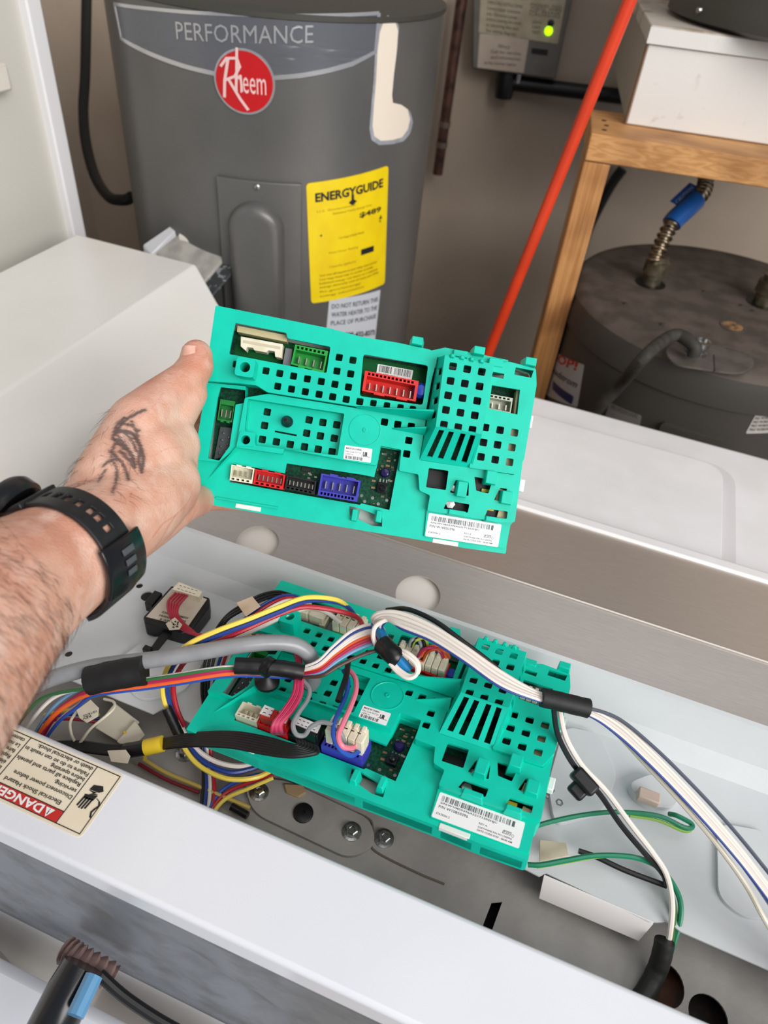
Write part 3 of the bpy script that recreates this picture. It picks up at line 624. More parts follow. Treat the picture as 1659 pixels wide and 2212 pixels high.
# corrugated flexible pipe with a blue sleeve
fx = thing('flexible_pipe', 'corrugated steel water pipe with a blue sleeve rising from the dusty tank', 'pipe', topc(1405, 612)+Vector((0, 0, .05)))
b0 = topc(1405, 612)+Vector((0, 0, .045))
dep = (b0-CC).dot(CF)
path = spline([b0, D(1415, 560, dep-.005), D(1432, 520, dep-.01), D(1455, 478, dep-.012), D(1490, 445, dep-.01), D(1515, 420, dep-.005), D(1524, 396, dep), D(1526, 360, dep+.005)], 26)
rs = [.0118+.0026*math.sin(i*.80) if i > 16 else .0105 for i in range(len(path))]
mb = MB(); mb.tube(path, rs, 14); mb.build('corrugated_tube', M('stainless_old', '#a79a84', .28, 1, c2='#6f6656', scale=80), fx, smooth=True, ang=60)
sl = path[74:118]; BLUE = M('sleeve_blue', '#0f4f96', .35)
mb = MB(); mb.tube(sl, .0168, 14); mb.build('blue_sleeve', BLUE, fx, smooth=True)
mb = MB(); mb.extr([D(1447, 434, dep-.012), D(1490, 394, dep-.006), D(1512, 405, dep-.006), D(1470, 447, dep-.014)], CF*.0012); tg = mb.build('blue_tag', M('tag_navy', '#123a78', .4), fx)
v, f = text2d('CAUTION', .006, .042)
ux = (D(1500, 402, dep-.0085)-D(1460, 440, dep-.0145)).normalized(); uy = CF.cross(ux); uy = uy if uy.dot(CU) > 0 else -uy; o_ = D(1463, 440, dep-.0150)
decal([(v, f, 0, 0)], lambda x, y: o_+ux*x+uy*y, 'tag_text', M('tag_print', '#7f93b8', .5), tg)
# old power cable out of the clamp
cc = P(1505, 752, z0+.024)
def hd(x, y, e): a_, z_ = h2.hit(x, y); return CC+RAY(x, y)*((h2.pt(a_, z_)-CC).dot(CF)-e)
mb = MB(); mb.tube(spline([cc+Vector((0, 0, -.012)), cc+Vector((-.004, 0, .002)), P(1465, 724, z0+.030), P(1430, 738, z0+.027), P(1388, 775, z0+.022), hd(1345, 826, .022), hd(1300, 875, .022), hd(1262, 918, .022), hd(1225, 960, .022)], 8), .0095, 12)
tag(mb.build('tank_cable', M('cable_grey', '#38352f', .7, c2='#2a2723', scale=80), smooth=True), 'old dusty grey cable running from the clamp over the dark tank edge', 'cable')
mb = MB(); mb.tube(spline([PL(1345, 365, W0+WN*.03, WN), PL(1320, 400, W0+WN*.03, WN), PL(1285, 465, W0+WN*.03, WN), PL(1262, 520, W0+WN*.03, WN), PL(1250, 560, W0+WN*.03, WN)], 6), .013, 10)
tag(mb.build('wall_cable', BLK, smooth=True), 'black cable on the wall right behind the pine post', 'cable')

# ================================================================ things behind the washer, bottom left corner
bx = thing('white_crate', 'white plastic bin behind the washer below the galvanised panel', 'bin', (-.3, 0, .55))
mb = MB(); mb.box((-.27, -.02, .66), .36, .22, .22); mb.build('bin_body', M('bin_white', '#dfe2ea', .35), bx, bevel=.01)
for k in range(3):
    mb = MB(); mb.box((-.27, -.03+.035*k-.03, .7705), .35, .0022, .0022); mb.build('bin_rib', M('rib_grey', '#8d9097', .5), bx)
hs = thing('drain_hose', 'black drain hose with a painted blue sheen standing behind the washer', 'hose', (-.25, .05, .5))
zz = .88
mb = MB(); mb.tube([P(180, 2085, zz), P(150, 2140, zz-.005), P(105, 2235, zz-.02), P(60, 2330, zz-.05)], [.0155, .0165, .0175, .018], 18); mb.build('hose_body', M('hose_black', '#15181c', .25), hs, smooth=True)
mb = MB(); a, b = P(203, 2108, zz+.012), P(162, 2195, zz+.012)
mb.tube([a, b], .0065, 10); mb.build('hose_highlight', M('painted_reflection', '#5f94bd', .2), hs, smooth=True)  # window reflection on the hose, modelled as a blue strip
mb = MB(); mb.tube(spline([P(140, 2052, zz-.02), P(180, 2075, zz-.02), P(245, 2112, zz-.03)], 12), [.009+.0016*math.sin(i*2.1) for i in range(25)], 12); mb.build('ribbed_collar', M('ribbed_brown', '#8d7570', .5), hs, smooth=True, ang=60)
mb = MB(); mb.tube(spline([P(215, 2105, .87), P(265, 2150, .86), P(330, 2195, .85), P(400, 2235, .84)], 8), .0042, 10)
tag(mb.build('thin_black_cable', BLK, smooth=True), 'thin black cable curving down beside the drain hose', 'cable')
mb = MB(); mb.box((.01, .03, .69), .18, .12, .05)
tag(mb.build('concrete_block', M('block_beige', '#b6a899', .8, c2='#9a8d80', scale=20, bump=.3, bscale=90), bevel=.006), 'beige concrete block behind the washer right of the drain hose', 'block')

# ================================================================ control boards (teal housings over a circuit board)
_a = math.radians(9.35); _s = 255/704.0
def bl(p):                           # photo point on the held board -> board coordinates in mm
    dx, dy = p[0]-785., p[1]-928.
    return Vector((_s*(dx*math.cos(_a)+dy*math.sin(_a)), _s*(dx*math.sin(_a)-dy*math.cos(_a))))
def q4(X, Y): return bl((400+X/4.1475, 640+Y/4.1475))
def q5(X, Y): return bl((780+X/3.95, 680+Y/3.95))
MM = .001
class BB(MB):                        # board builder in mm, board-local
    def mk(s, name, mat, parent, bevel=0, smooth=False, seg=2):
        s.v = [v*MM for v in s.v]; return s.build(name, mat, parent, smooth=smooth, bevel=bevel*MM, local=True, seg=seg)
def sq(c, h=7.6/2, r=1.0, ang=0):
    return rpoly([c+Vector((-h, -h)), c+Vector((h, -h)), c+Vector((h, h)), c+Vector((-h, h))], r, 2)
def cir(c, r, n=18): return [c+Vector((r*math.cos(2*math.pi*k/n), r*math.sin(2*math.pi*k/n))) for k in range(n)]
PCBM = M('pcb_green', '#0c4a31', .6, c2='#083423', scale=500, lo=.45, hi=.55, spec=.2)
PCBL = M('pcb_bright', '#0b5a2a', .6, spec=.2)
def frustum(bb, base, top, z0, z1):
    n = len(base); vs = [Vector((p[0], p[1], z0)) for p in base]+[Vector((p[0], p[1], z1)) for p in top]
    bb.add(vs, [tuple(range(n, 2*n)), tuple(reversed(range(n)))]+[(i, (i+1) % n, (i+1) % n+n, i+n) for i in range(n)])
def sidewall(bb, A, B, zb, C_, D_, zt, holes):
    """plate with holes on the quad A-B (at zb) / D_-C_ (at zt); holes in unit coordinates"""
    def T(u, v, h):
        p0 = Vector((A[0], A[1], zb)).lerp(Vector((B[0], B[1], zb)), u); p1 = Vector((D_[0], D_[1], zt)).lerp(Vector((C_[0], C_[1], zt)), u)
        n = (Vector((B[0], B[1], zb))-Vector((A[0], A[1], zb))).cross(Vector((D_[0], D_[1], zt))-Vector((A[0], A[1], zb))).normalized()
        return p0.lerp(p1, v)+n*h
    bb.plate([(0, 0), (1, 0), (1, 1), (0, 1)], holes, 0, 1.6, T=T)
def uh(u0, v0, u1, v1): return [(u0, v0), (u1, v0), (u1, v1), (u0, v1)]

# -- outlines (board coordinates)
BL_, BR_ = q4(20, 1835), q5(1250, 2045)
TL_ = q4(275, 85)
OUT = [TL_, q4(1305, 292), q5(0, 190), q5(590, 300), q5(1260, 385), q5(1490, 460), q5(1496, 600), q5(1445, 905), q5(1420, 910), q5(1390, 1240), q5(1312, 1760), q5(1285, 1795), BR_, q5(890, 1995), q5(600, 1940), q4(1576, 2100), q4(720, 1955), BL_]
ZB = -24
def hole_row(fn, pts, h=7.6/2): return [sq(fn(*p), h) for p in pts]
def build_board(root):
    H = BB()
    # outer wall ring
    inner = []
    n = len(OUT); cen = sum(OUT, Vector((0, 0)))/n
    H.plate(rpoly(OUT, 3, 3), [rpoly([cen+(p-cen)*.985 for p in OUT], 3, 3)], -13, 2, skirt=abs(ZB)-13)
    # top-left plate with the connector window, a second window and two rows of vents
    up = [TL_, q4(1305, 292), q5(0, 190), q5(310, 240), q5(590, 300), q5(655, 350), q5(600, 560), q5(548, 850), q5(0, 790), q4(740, 862), q4(640, 800), q4(470, 780), q4(178, 760)]
    winA = rpoly([q4(450, 240), q4(908, 330), q4(918, 380), q4(1303, 455), q4(1268, 690), q4(395, 520)], 1.2, 2)
    winE = rpoly([q5(20, 338), q5(572, 435), q5(525, 772), q5(-12, 695)], 2, 2)
    rows = [(1380, 550), (1503, 575), (1360, 672), (1483, 697), (725, 670), (848, 693), (972, 717), (1095, 742), (1220, 765), (1342, 790), (1463, 815), (830, 808), (953, 833), (1077, 857), (1200, 880), (1322, 902), (1443, 925), (1565, 945)]
    hl = hole_row(q4, rows, 2.75)+[sq(q4(458, 612), 2.6)]+hole_row(q5, [(105, 755), (220, 775), (335, 792), (440, 806)], 2.5)+[cir(q4(570, 670), 3.9)]
    H.plate(rpoly(up, 1.2, 2), [winA, winE]+hl, 1, 2, skirt=15)
    # boss with bore
    c = q4(570, 670); H.plate(sq(c, 7.2, 2.4), [cir(c, 3.9)], 15, 15, skirt=15)
    # middle plate with its sunken pocket, disc, and the stepped lower right area
    mid = [q4(530, 905), q4(740, 870), q5(0, 800), q5(560, 858), q5(498, 1238), q5(955, 1308), q5(1307, 1366), q5(1385, 1240), q5(1316, 1770), q5(1200, 1772), q5(566, 1672), q5(590, 1540), q5(500, 1500), q5(490, 1360), q5(325, 1330), q5(345, 1150), q5(165, 1115), q5(130, 1285), q5(0, 1265), q4(885, 1362), q4(870, 1412), q4(450, 1350), q4(520, 960)]
    pocket = rpoly([q4(560, 915), q4(1425, 1048), q4(1365, 1425), q4(625, 1335), q4(625, 1225), q4(530, 1205)], 1, 2)
    wins = [rpoly([q5(580, 1305), q5(748, 1330), q5(725, 1495), q5(555, 1470)], .8, 2), rpoly([q5(812, 1408), q5(922, 1428), q5(920, 1545), q5(760, 1515)], .8, 2), rpoly([q5(970, 1380), q5(1125, 1410), q5(1090, 1525), q5(985, 1500)], .8, 2),
            rpoly([q5(1190, 1475), q5(1252, 1485), q5(1200, 1592), q5(1138, 1580)], .8, 2), rpoly([q5(740, 1585), q5(928, 1618), q5(912, 1690), q5(705, 1655)], .8, 2), rpoly([q5(1085, 1655), q5(1256, 1680), q5(1246, 1742), q5(1060, 1720)], .8, 2)]
    vh = hole_row(q5, [(200, 912), (313, 933), (428, 950), (408, 1070), (390, 1185)], 2.8)
    H.plate(rpoly(mid, 1.2, 2), [pocket, cir(q4(540, 1285), 3.6, 14)]+wins+vh, -2, 2, skirt=14)
    H.plate(rpoly([q5(566, 1660), q5(1200, 1760), q5(1320, 1760), q5(1288, 1795), q5(1250, 1998), q5(543, 1894)], .8, 2), [], -7, 2, skirt=9)
    # pocket floor with vents, slot
    pf_ = [q4(540, 905), q4(1435, 1040), q4(1375, 1435), q4(610, 1345), q4(510, 1210)]
    ph = hole_row(q4, [(715, 1020), (690, 1143), (670, 1270), (798, 1292), (925, 1315), (1055, 1337), (1180, 1360), (1307, 1383), (1097, 1092), (1223, 1115), (1350, 1137), (1075, 1213), (1200, 1238), (1327, 1260)], 2.9)
    slot_ = [q4(785, 1188), q4(985, 1226), q4(983, 1242), q4(783, 1204)]
    H.plate(pf_, ph+[slot_], -10.5, 1.6, skirt=2)
    n_ = len(pocket)                       # pocket walls
    H.add([Vector((p[0], p[1], -2)) for p in pocket]+[Vector((p[0], p[1], -10.5)) for p in pocket], [(i, (i+1) % n_, (i+1) % n_+n_, i+n_) for i in range(n_)])
    c2 = q4(540, 1285); H.plate(rpoly([q4(490, 1205), q4(630, 1225), q4(615, 1345), q4(455, 1340)], 1.2, 2), [cir(c2, 3.6)], -1, 8, skirt=9)
    # left plate with the side window
    lf = [q4(178, 762), q4(530, 795), q4(533, 960), q4(450, 1350), q4(290, 1480), q4(62, 1462)]
    winB = [q4(305, 803), q4(528, 830), q4(528, 945), q4(440, 962), q4(385, 1340), q4(292, 1468), q4(190, 1448), q4(278, 900)]
    H.plate(lf, [winB], -5, 2, skirt=14)
    # low front flange and the long connector window
    lo = [q4(66, 1445), q4(295, 1470), q4(450, 1345), q4(870, 1405), q4(885, 1355), q5(0, 1258), q5(128, 1278), q5(158, 1100), q5(360, 1135), q5(335, 1325), q5(500, 1352), q5(510, 1492), q5(600, 1535), q5(580, 1650), q5(555, 1885), q5(1258, 1990), BR_, q5(890, 1995), q5(600, 1940), q4(1576, 2100), q4(720, 1955), BL_]
    winC = [q4(402, 1497), q4(600, 1528), q4(878, 1582), q4(895, 1490), q4(1576, 1592), q5(110, 1380), q5(135, 1285), q5(168, 1122), q5(338, 1152), q5(242, 1665), q5(0, 1608), q4(1560, 1868), q4(375, 1660)]
    clip1 = [q4(1465, 1880), q4(1500, 1885), q4(1560, 1900), q5(60, 1680), q5(180, 1730), q5(178, 1810), q5(90, 1800), q4(1470, 1965)]
    white1 = [q4(375, 1855), q4(712, 1905), q4(712, 1938), q4(368, 1880)]
    H.plate(rpoly(lo, .8, 2), [winC, clip1], -9, 2, skirt=13)
    # wedge rib by the lower-left window and the guide rib along the front edge
    H.add([Vector((*q4(175, 1635), -8.9)), Vector((*q4(255, 1560), -8.9)), Vector((*q4(450, 1350), -2)), Vector((*q4(470, 1352), -8.9))], [(0, 1, 2), (0, 2, 3), (1, 3, 2)])
    H.box(Vector((*((q4(260, 1800)+q4(820, 1900))/2), -8)), (q4(820, 1900)-q4(260, 1800)).length, 1.2, 3, Matrix.Rotation(0, 3, 'Z'))
    # right plate with its window and nine vents
    rg = [q5(1118, 425), q5(1262, 402), q5(1490, 462), q5(1496, 600), q5(1445, 905), q5(1388, 1236), q5(1307, 1362), q5(920, 1304), q5(1012, 1010), q5(1068, 700)]
    winF = [q5(1115, 602), q5(1355, 642), q5(1332, 852), q5(1088, 803)]
    topw = [[q5(1318, 450), q5(1470, 478), q5(1450, 540), q5(1305, 512)], [q5(1125, 488), q5(1222, 506), q5(1212, 548), q5(1112, 528)]]
    rh = hole_row(q5, [(1060, 962), (1185, 985), (1307, 1007), (1043, 1090), (1163, 1110), (1285, 1133), (1022, 1213), (1143, 1237), (1265, 1258)], 2.9)
    H.plate(rpoly(rg, 1.2, 2), [winF]+topw+rh, 1, 2, skirt=15)
    # top rail with its clips
    H.plate([q5(590, 300), q5(720, 272), q5(950, 318), q5(1045, 335), q5(1262, 380), q5(1250, 480), q5(1110, 470), q5(690, 378), q5(655, 352)], [[q5(650, 372), q5(690, 360), q5(700, 378), q5(690, 376)]], -3, 2, skirt=14)
    # tall vented tower
    bs = [q5(655, 360), q5(1122, 452), q5(1036, 1010), q5(945, 1306), q5(500, 1236), q5(545, 1000)]
    tpz = 18
    A_, B_, C_, D_ = q5(698, 388), q5(1105, 462), q5(1004, 1040), q5(622, 978)
    tv = hole_row(q5, [(765, 480), (883, 503), (1003, 525), (745, 600), (863, 622), (985, 645), (725, 720), (845, 742), (965, 765), (707, 840), (827, 862), (945, 885), (690, 962), (808, 983), (925, 1003)], 2.85)
    H.plate([A_, B_, C_, D_], tv, tpz, 1.8)
    sidewall(H, q5(500, 1236), q5(945, 1306), -2, C_, D_, tpz, [uh(.10, .12, .21, .93), uh(.31, .12, .42, .93), uh(.56, .12, .67, .93), uh(.77, .12, .88, .93)])
    sidewall(H, q5(655, 360), q5(545, 1000), -2, D_, A_, tpz, [uh(.16+k*.2, .25, .26+k*.2, .85) for k in range(4)])
    sidewall(H, q5(545, 1000), q5(500, 1236), -2, D_, D_, tpz, [])
    sidewall(H, q5(1036, 1010), q5(1125, 452), 0, B_, C_, tpz, [uh(.12+k*.2, .3, .22+k*.2, .8) for k in range(4)])
    sidewall(H, q5(945, 1306), q5(1036, 1010), -1, C_, C_, tpz, [])
    sidewall(H, q5(1125, 452), q5(655, 360), -2, A_, B_, tpz, [uh(.14, .3, .3, .8), uh(.42, .3, .58, .8), uh(.7, .3, .86, .8)])
    # fins running to the tower
    for a, b, zz_, z1, lo_w in ((q5(-40, 788), q5(610, 842), 1, 15, q5(598, 905)), (q5(265, 968), q5(552, 972), -2, 10, q5(545, 1032))):
        d = (b-a).normalized(); nn = Vector((-d.y, d.x))*.7
        H.add([Vector((*(a+nn), zz_-.2)), Vector((*(a-nn), zz_-.2)), Vector((*lo_w, zz_-1)), Vector((*(b+nn), zz_-.2)), Vector((*(b+nn), zz_+z1)), Vector((*(b-nn), zz_+z1)), Vector((*(a), zz_+.4))],
              [(0, 3, 4, 6), (1, 6, 5, 2), (6, 4, 5), (3, 2, 5, 4), (0, 6, 1), (0, 1, 2, 3)])
    hs_ = H.mk('housing', TEAL, root, bevel=.45)
    # clips along the edges: separate tabs
    def tab(p, wx, wy, z0, z1, lean=0, name='clip_tab'):
        t = BB(); frustum(t, [p+Vector((-wx/2-1.5, -wy/2-1)), p+Vector((wx/2+1.5, -wy/2-1)), p+Vector((wx/2+1.5, wy/2)), p+Vector((-wx/2-1.5, wy/2))],
                         [p+Vector((-wx/2, -wy/2+lean)), p+Vector((wx/2, -wy/2+lean)), p+Vector((wx/2, wy/2+lean)), p+Vector((-wx/2, wy/2+lean))], z0, z1)
        return t.mk(name, TEAL, root, bevel=.5)
    tab(q5(478, 232), 8.5, 6, -10, 5); tab(q5(1005, 312), 8.5, 6, -12, 4); tab(q5(1440, 408), 8.5, 6, -10, 5)
    tab(q5(850, 330), 11, 5, -10, 0); tab(q5(1150, 410), 11, 6, -10, 2)
    tab(q5(860, 1480), 7.5, 12, -8, 5, -1); tab(q5(1105, 1390), 8, 10, -8, 5); tab(q5(1240, 1560), 8, 10, -8, 3); tab(q5(150, 1720), 4, 9, -14, -4); tab(q4(1515, 1960), 4, 9, -14, -4)
    tab(q5(820, 1690), 13, 4, -6, 0); tab(q5(1120, 1745), 10, 4, -6, 0)
    for X in (770, 850, 930, 1010):
        tab(q5(X-10, 395+(X-770)*.18), 2.2, 2.4, 16, 20.5)
    # disc with ring
    c = q4(1610, 1195); t = BB(); t.lathe([(12.6, -2.2), (12.6, -1.55), (12.1, -1.5), (11.8, -1.9), (1.8, -1.9), (1.7, -1.2), (.9, -1.1), (.8, -1.6)], Vector((c.x, c.y, 0)), None, 40); t.mk('moulded_disc', TEAL, root, smooth=True)
    # white back cover
    t = BB(); t.plate(rpoly([cen+(p-cen)*.975 for p in OUT], 3, 3), [], -20.5, 2.5); t.mk('back_cover', M('cover_white', '#cfd6cf', .5), root)
    for a_, b_, in ((q4(430, 1872), q4(660, 1912)), (q5(615, 1928), q5(838, 1965))):
        m_ = (a_+b_)/2; t = BB(); t.box(Vector((m_.x, m_.y, -10.5)), (b_-a_).length, 3.6, 4); t.mk('cover_latch', M('latch_white', '#e6ebe4', .5), root, bevel=.4)
    for p in (q5(1455, 905), q5(1385, 1455), q5(1400, 1080)):
        t = BB(); t.box(Vector((p.x-.3, p.y, -8)), 4.5, (12, 9, 34)[p == q5(1400, 1080)] if False else 10, 6); t.mk('cover_latch', M('latch_white', '#e6ebe4', .5), root, bevel=.8)
    # circuit board
    pc = [q4(330, 250), q4(1250, 440), q5(560, 400), q5(1360, 560), q5(1320, 900), q5(1180, 1740), q5(600, 1640), q5(235, 1690), q4(1400, 1860), q4(330, 1640), q4(190, 1480), q4(270, 800)]
    t = BB(); t.plate(pc, [], -15.4, 1.6); pcb = t.mk('circuit_board', PCBM, root)
    t = BB(); t.plate([q4(440, 320), q4(920, 390), q4(1310, 470), q4(1265, 700), q4(390, 530)], [], -15.2, .2); t.mk('solder_mask', PCBL, pcb)
    t = BB(); t.plate([q5(0, 330), q5(580, 430), q5(530, 780), q5(-20, 700)], [], -15.2, .2); t.mk('solder_mask', PCBL, pcb)
    t = BB(); t.plate([q4(455, 245), q4(905, 333), q4(900, 392), q4(450, 300)], [], -6, 9); t.mk('board_edge_strip', M('fr4_tan', '#c9bd92', .5), root)
    t = BB(); t.plate([q5(1335, 640), q5(1352, 643), q5(1325, 850), q5(1312, 848)], [], -4, 11); t.mk('board_edge_strip', M('fr4_tan', '#c9bd92', .5), root)
    for p0, p1 in ((q5(1200, 1485), q5(1150, 1600)), (q5(1190, 1670), q5(1180, 1735))):
        m_ = (p0+p1)/2; t = BB(); t.box(Vector((m_.x+3, m_.y, -9)), 7, (p0-p1).length, 3, Matrix.Rotation(-.15, 3, 'Z')); t.mk('board_edge_strip', M('fr4_tan', '#c9bd92', .5), root)
    m_ = q5(1290, 1130); t = BB(); t.box(Vector((m_.x, m_.y, -7)), 7, 34, 2); t.mk('board_edge_strip', M('fr4_tan', '#c9bd92', .5), root)
    for p in (q5(1085, 1500), q5(1105, 1655)):
        t = BB(); t.box(Vector((p.x, p.y, -10)), 8, 2.5, 3); t.mk('coil_tape', M('tape_yellow', '#dccb36', .5), root)
    # components
    def comp(p, sx, sy, sz, col, nm, mt=None):
        t = BB(); t.box(Vector((p.x, p.y, -15.4+sz/2)), sx, sy, sz); t.mk(nm, mt or M('comp_'+col, '#'+col, .45), pcb)
    rc = random.Random(5)
    for k in range(26):
        f = rc.random(); x = 150+rc.random()*160; y = 1150+rc.random()*480
        comp(q5(x-(y-1150)*.16, y), rc.choice((1.6, 2.4, 1)), rc.choice((1, 1.6)), .8, rc.choice(('1a1a1c', '6b5a44', '9a958c', '2b3a34')), 'component')
    for k in range(16):
        x = 920+rc.random()*640; comp(q4(x, 1520+(x-900)*.17+rc.random()*70), rc.choice((1.6, 2.2)), 1.2, .8, rc.choice(('1a1a1c', '6b5a44', '9a958c', 'c7c4b8')), 'component')
    for p in ((235, 1235), (228, 1278), (105, 1410), (100, 1470)): comp(q5(*p), 3.2, 1.6, .9, '8a6a4c', 'capacitor')
    comp(q4(1065, 1540), 7, 3, 1.6, '0f0f10', 'driver_chip'); comp(q5(650, 1400), 16, 14, 1.5, '0c0c0d', 'driver_chip'); comp(q5(830, 740), 32, 48, 17, '0a0a0b', 'relay_block')
    comp(q5(1150, 1100), 30, 34, 6, '101418', 'relay_block'); comp(q5(800, 1640), 24, 12, 3, '0b0b0c', 'relay_block'); comp(q5(1050, 1450), 18, 14, 4, '0b0b0c', 'relay_block'); comp(q5(1140, 1690), 16, 10, 4, '0b0b0c', 'relay_block')
    c = q5(205, 1340); t = BB(); t.lathe([(4, -15.4), (4, -12), (3, -10.5), (1, -10.2)], Vector((c.x, c.y, 0)), None, 20); t.mk('infrared_lens', M('lens_violet', '#1f1746', .12), pcb, smooth=True)
    c = q5(178, 1470); t = BB(); t.box(Vector((c.x, c.y, -13)), 7.5, 8.5, 4); t.lathe([(2.6, -11), (2.4, -9), (1, -8)], Vector((c.x+.3, c.y-.5, 0)), None, 14); t.mk('light_sensor', M('sensor_black', '#0b0a10', .2), pcb, bevel=.3)
    for k in range(3):
        c = q5(160+k*28, 1418+k*5); comp(c, 1.1, 5, 1.2, 'c2c2c0', 'sensor_lead', STEEL)
    for p in ((25, 1590), (95, 1560), (145, 1612), (220, 1580), (0, 1540)):
        c = q5(*p); t = BB(); t.lathe([(1.3, -15.4), (1.3, -15.1)], Vector((c.x, c.y, 0)), None, 12); t.mk('test_pad', STEEL, pcb)
    for (p, r) in ((q5(800, 1480), 3.0), (q5(770, 1612), 4.2)):
        t = BB(); t.lathe([(r, -13), (r, -8), (r*.9, -7.4), (.4, -7.3)], Vector((p.x, p.y, 0)), None, 6); t.mk('hex_screw', M('screw_bright', '#d8d8d4', .25, .9), pcb)
    c = q5(512, 640); t = BB(); t.lathe([(6, -15), (6, -4), (4, -1.5), (.5, -1)], Vector((c.x, c.y, 0)), None, 18); t.mk('film_capacitor', M('cap_blue', '#1c3fae', .3), pcb, smooth=True)
    c = q4(1580+0, 0)
    # black peg in the pocket
    c = q4(900, 1110); t = BB(); t.lathe([(4.6, -10.5), (4.6, -8), (3.4, -6), (2.4, -1), (1.9, .5), (.9, .6), (.8, -.4)], Vector((c.x, c.y, 0)), None, 20); t.mk('black_peg', BLK, root, smooth=True)
    # grey pin block in the side window, cream flat connector, grey latch
    c0, c1, c2_, c3 = q4(285, 1150), q4(412, 1165), q4(372, 1400), q4(225, 1460)
    t = BB(); t.extr([Vector((*p, -15)) for p in (c0, c1, c2_, c3)], (0, 0, 4)); t.mk('pin_block', M('block_grey', '#3c4044', .5), pcb, bevel=.4)
    for k in range(4):
        for j in range(2):
            c = q4(318-k*13+j*48, 1212+k*62+j*40); t = BB(); t.lathe([(.9, -11), (.9, -9.8), (.5, -9.5)], Vector((c.x, c.y, 0)), None, 8); t.mk('block_pin', STEEL, pcb)
    t = BB(); t.extr([Vector((*q4(*p), -12)) for p in ((890, 445), (952, 455), (935, 610), (862, 598))], (0, 0, 6)); t.mk('grey_latch', M('latch_grey', '#6d6f73', .5), root, bevel=.3)
    t = BB(); t.extr([Vector((*p, -12)) for p in (q4(490, 350), q4(870, 420), q4(858, 545), q4(800, 535), q4(795, 485), q4(735, 475), q4(720, 495), q4(610, 475), q4(600, 455), q4(545, 445), q4(535, 480), q4(488, 440))], (0, 0, 9)); fcn = t.mk('flat_connector', CREAM, root, bevel=.4)
    t = BB(); t.extr([Vector((*p, -3.2)) for p in (q4(515, 385), q4(850, 445), q4(846, 468), q4(512, 408))], (0, 0, .5)); t.mk('contact_row', M('contact_tan', '#c9bfa6', .5), fcn)
    # shrouded connectors
    def conn(name, corners, col, npin, z0=-15, z1=-3, rail='top', cells=0, label=None):
        TLc, TRc, BRc, BLc = corners; m_ = M('conn_'+col, '#'+col, .4)
        def uv(u, v): return (TLc*(1-u)+TRc*u)*(1-v)+(BLc*(1-u)+BRc*u)*v
        t = BB(); outer = [uv(0, 1), uv(1, 1), uv(1, 0), uv(0, 0)]
        r0, r1 = (.24, .92) if rail == 'top' else (.08, .76)
        hl_ = [[uv(.05, r1), uv(.95, r1), uv(.95, r0), uv(.05, r0)]]
        a0, a1 = (.06, .18) if rail == 'top' else (.82, .94)
        for k in range(cells):
            u0 = .06+.88*k/cells; u1 = u0+.88/cells*.62
            hl_.append([uv(u0, a1), uv(u1, a1), uv(u1, a0), uv(u0, a0)])
        t.plate(outer, hl_, z1, z1-z0)
        # keying teeth on the other edge
        e0, e1 = (.93, 1.06) if rail == 'top' else (-.06, .07)
        for k in range(2):
            u0 = .22+.42*k; t.extr([Vector((*p, z1-4)) for p in (uv(u0, e1), uv(u0+.2, e1), uv(u0+.2, e0), uv(u0, e0))], (0, 0, 4.6))
        o = t.mk(name, m_, root, bevel=.25)
        if label: o['label'] = label
        t = BB(); t.extr([Vector((*p, z0)) for p in (uv(.03, .97), uv(.97, .97), uv(.97, .03), uv(.03, .03))], (0, 0, 2)); t.mk('connector_floor', m_, o)
        for k in range(npin):
            c = uv(.05+.9*(k+.5)/npin, (r0+r1)/2+.05); d = (uv(.5, 1)-uv(.5, 0)).normalized()
            t = BB(); t.box(Vector((c.x, c.y, z0+4.5)), .75, (BLc-TLc).length*.34, 6, Matrix.Rotation(math.atan2(d.y, d.x)+math.pi/2, 3, 'Z')); t.mk('pin', M('pin_silver', '#dad6c8', .25, .9), o)
    conn('green_connector', (q4(985, 428), q4(1282, 488), q4(1242, 682), q4(945, 606)), '1f9a3c', 4, z1=-1, cells=7, label='green four-pin connector')
    conn('red_connector', (q5(35, 478), q5(492, 568), q5(465, 742), q5(8, 650)), 'd8261f', 7, z1=1, cells=12, label='red seven-pin connector at the top')
    conn('green_connector', (q4(300, 908), q4(432, 930), q4(403, 1122), q4(270, 1100)), '147a32', 3, z1=-6, cells=0, label='small dark green connector')
    conn('white_connector', (q4(405, 1505), q4(612, 1540), q4(590, 1678), q4(388, 1645)), 'e9e6cf', 4, z1=-4, rail='bottom', cells=4, label='cream four-pin connector')
    conn('red_connector', (q4(622, 1545), q4(890, 1597), q4(870, 1732), q4(600, 1682)), 'd61a1e', 6, z1=-4, rail='bottom', cells=5, label='bright red connector in the long window')
    conn('black_connector', (q4(905, 1602), q4(1172, 1655), q4(1155, 1778), q4(885, 1722)), '17181b', 7, z1=-4, rail='bottom', cells=6, label='black connector in the long window')
    conn('blue_connector', (q4(1218, 1585), q4(1572, 1652), q4(1537, 1842), q4(1184, 1782)), '3a3bb0', 5, z1=-2, rail='bottom', cells=10, label='violet-blue five-pin connector')
    conn('grey_connector', (q5(1098, 668), q5(1302, 706), q5(1282, 838), q5(1088, 800)), 'b9bbaa', 3, z1=-3, cells=5, label='pale grey three-pin connector')
    # ---- printed labels
    def label(name, corners, z, r=1.2):
        t = BB(); t.plate(rpoly(corners, r, 3), [], z+.18, .16); return t.mk(name, M('label_bright', '#f4f4f4', .45), root)
    def lmap(TLc, TRc, BLc, z):
        ux = (TRc-TLc); uy = (BLc-TLc)
        return lambda u, v: TM[root] @ (Vector((*(TLc+ux*u+uy*v), z+.26))*MM)
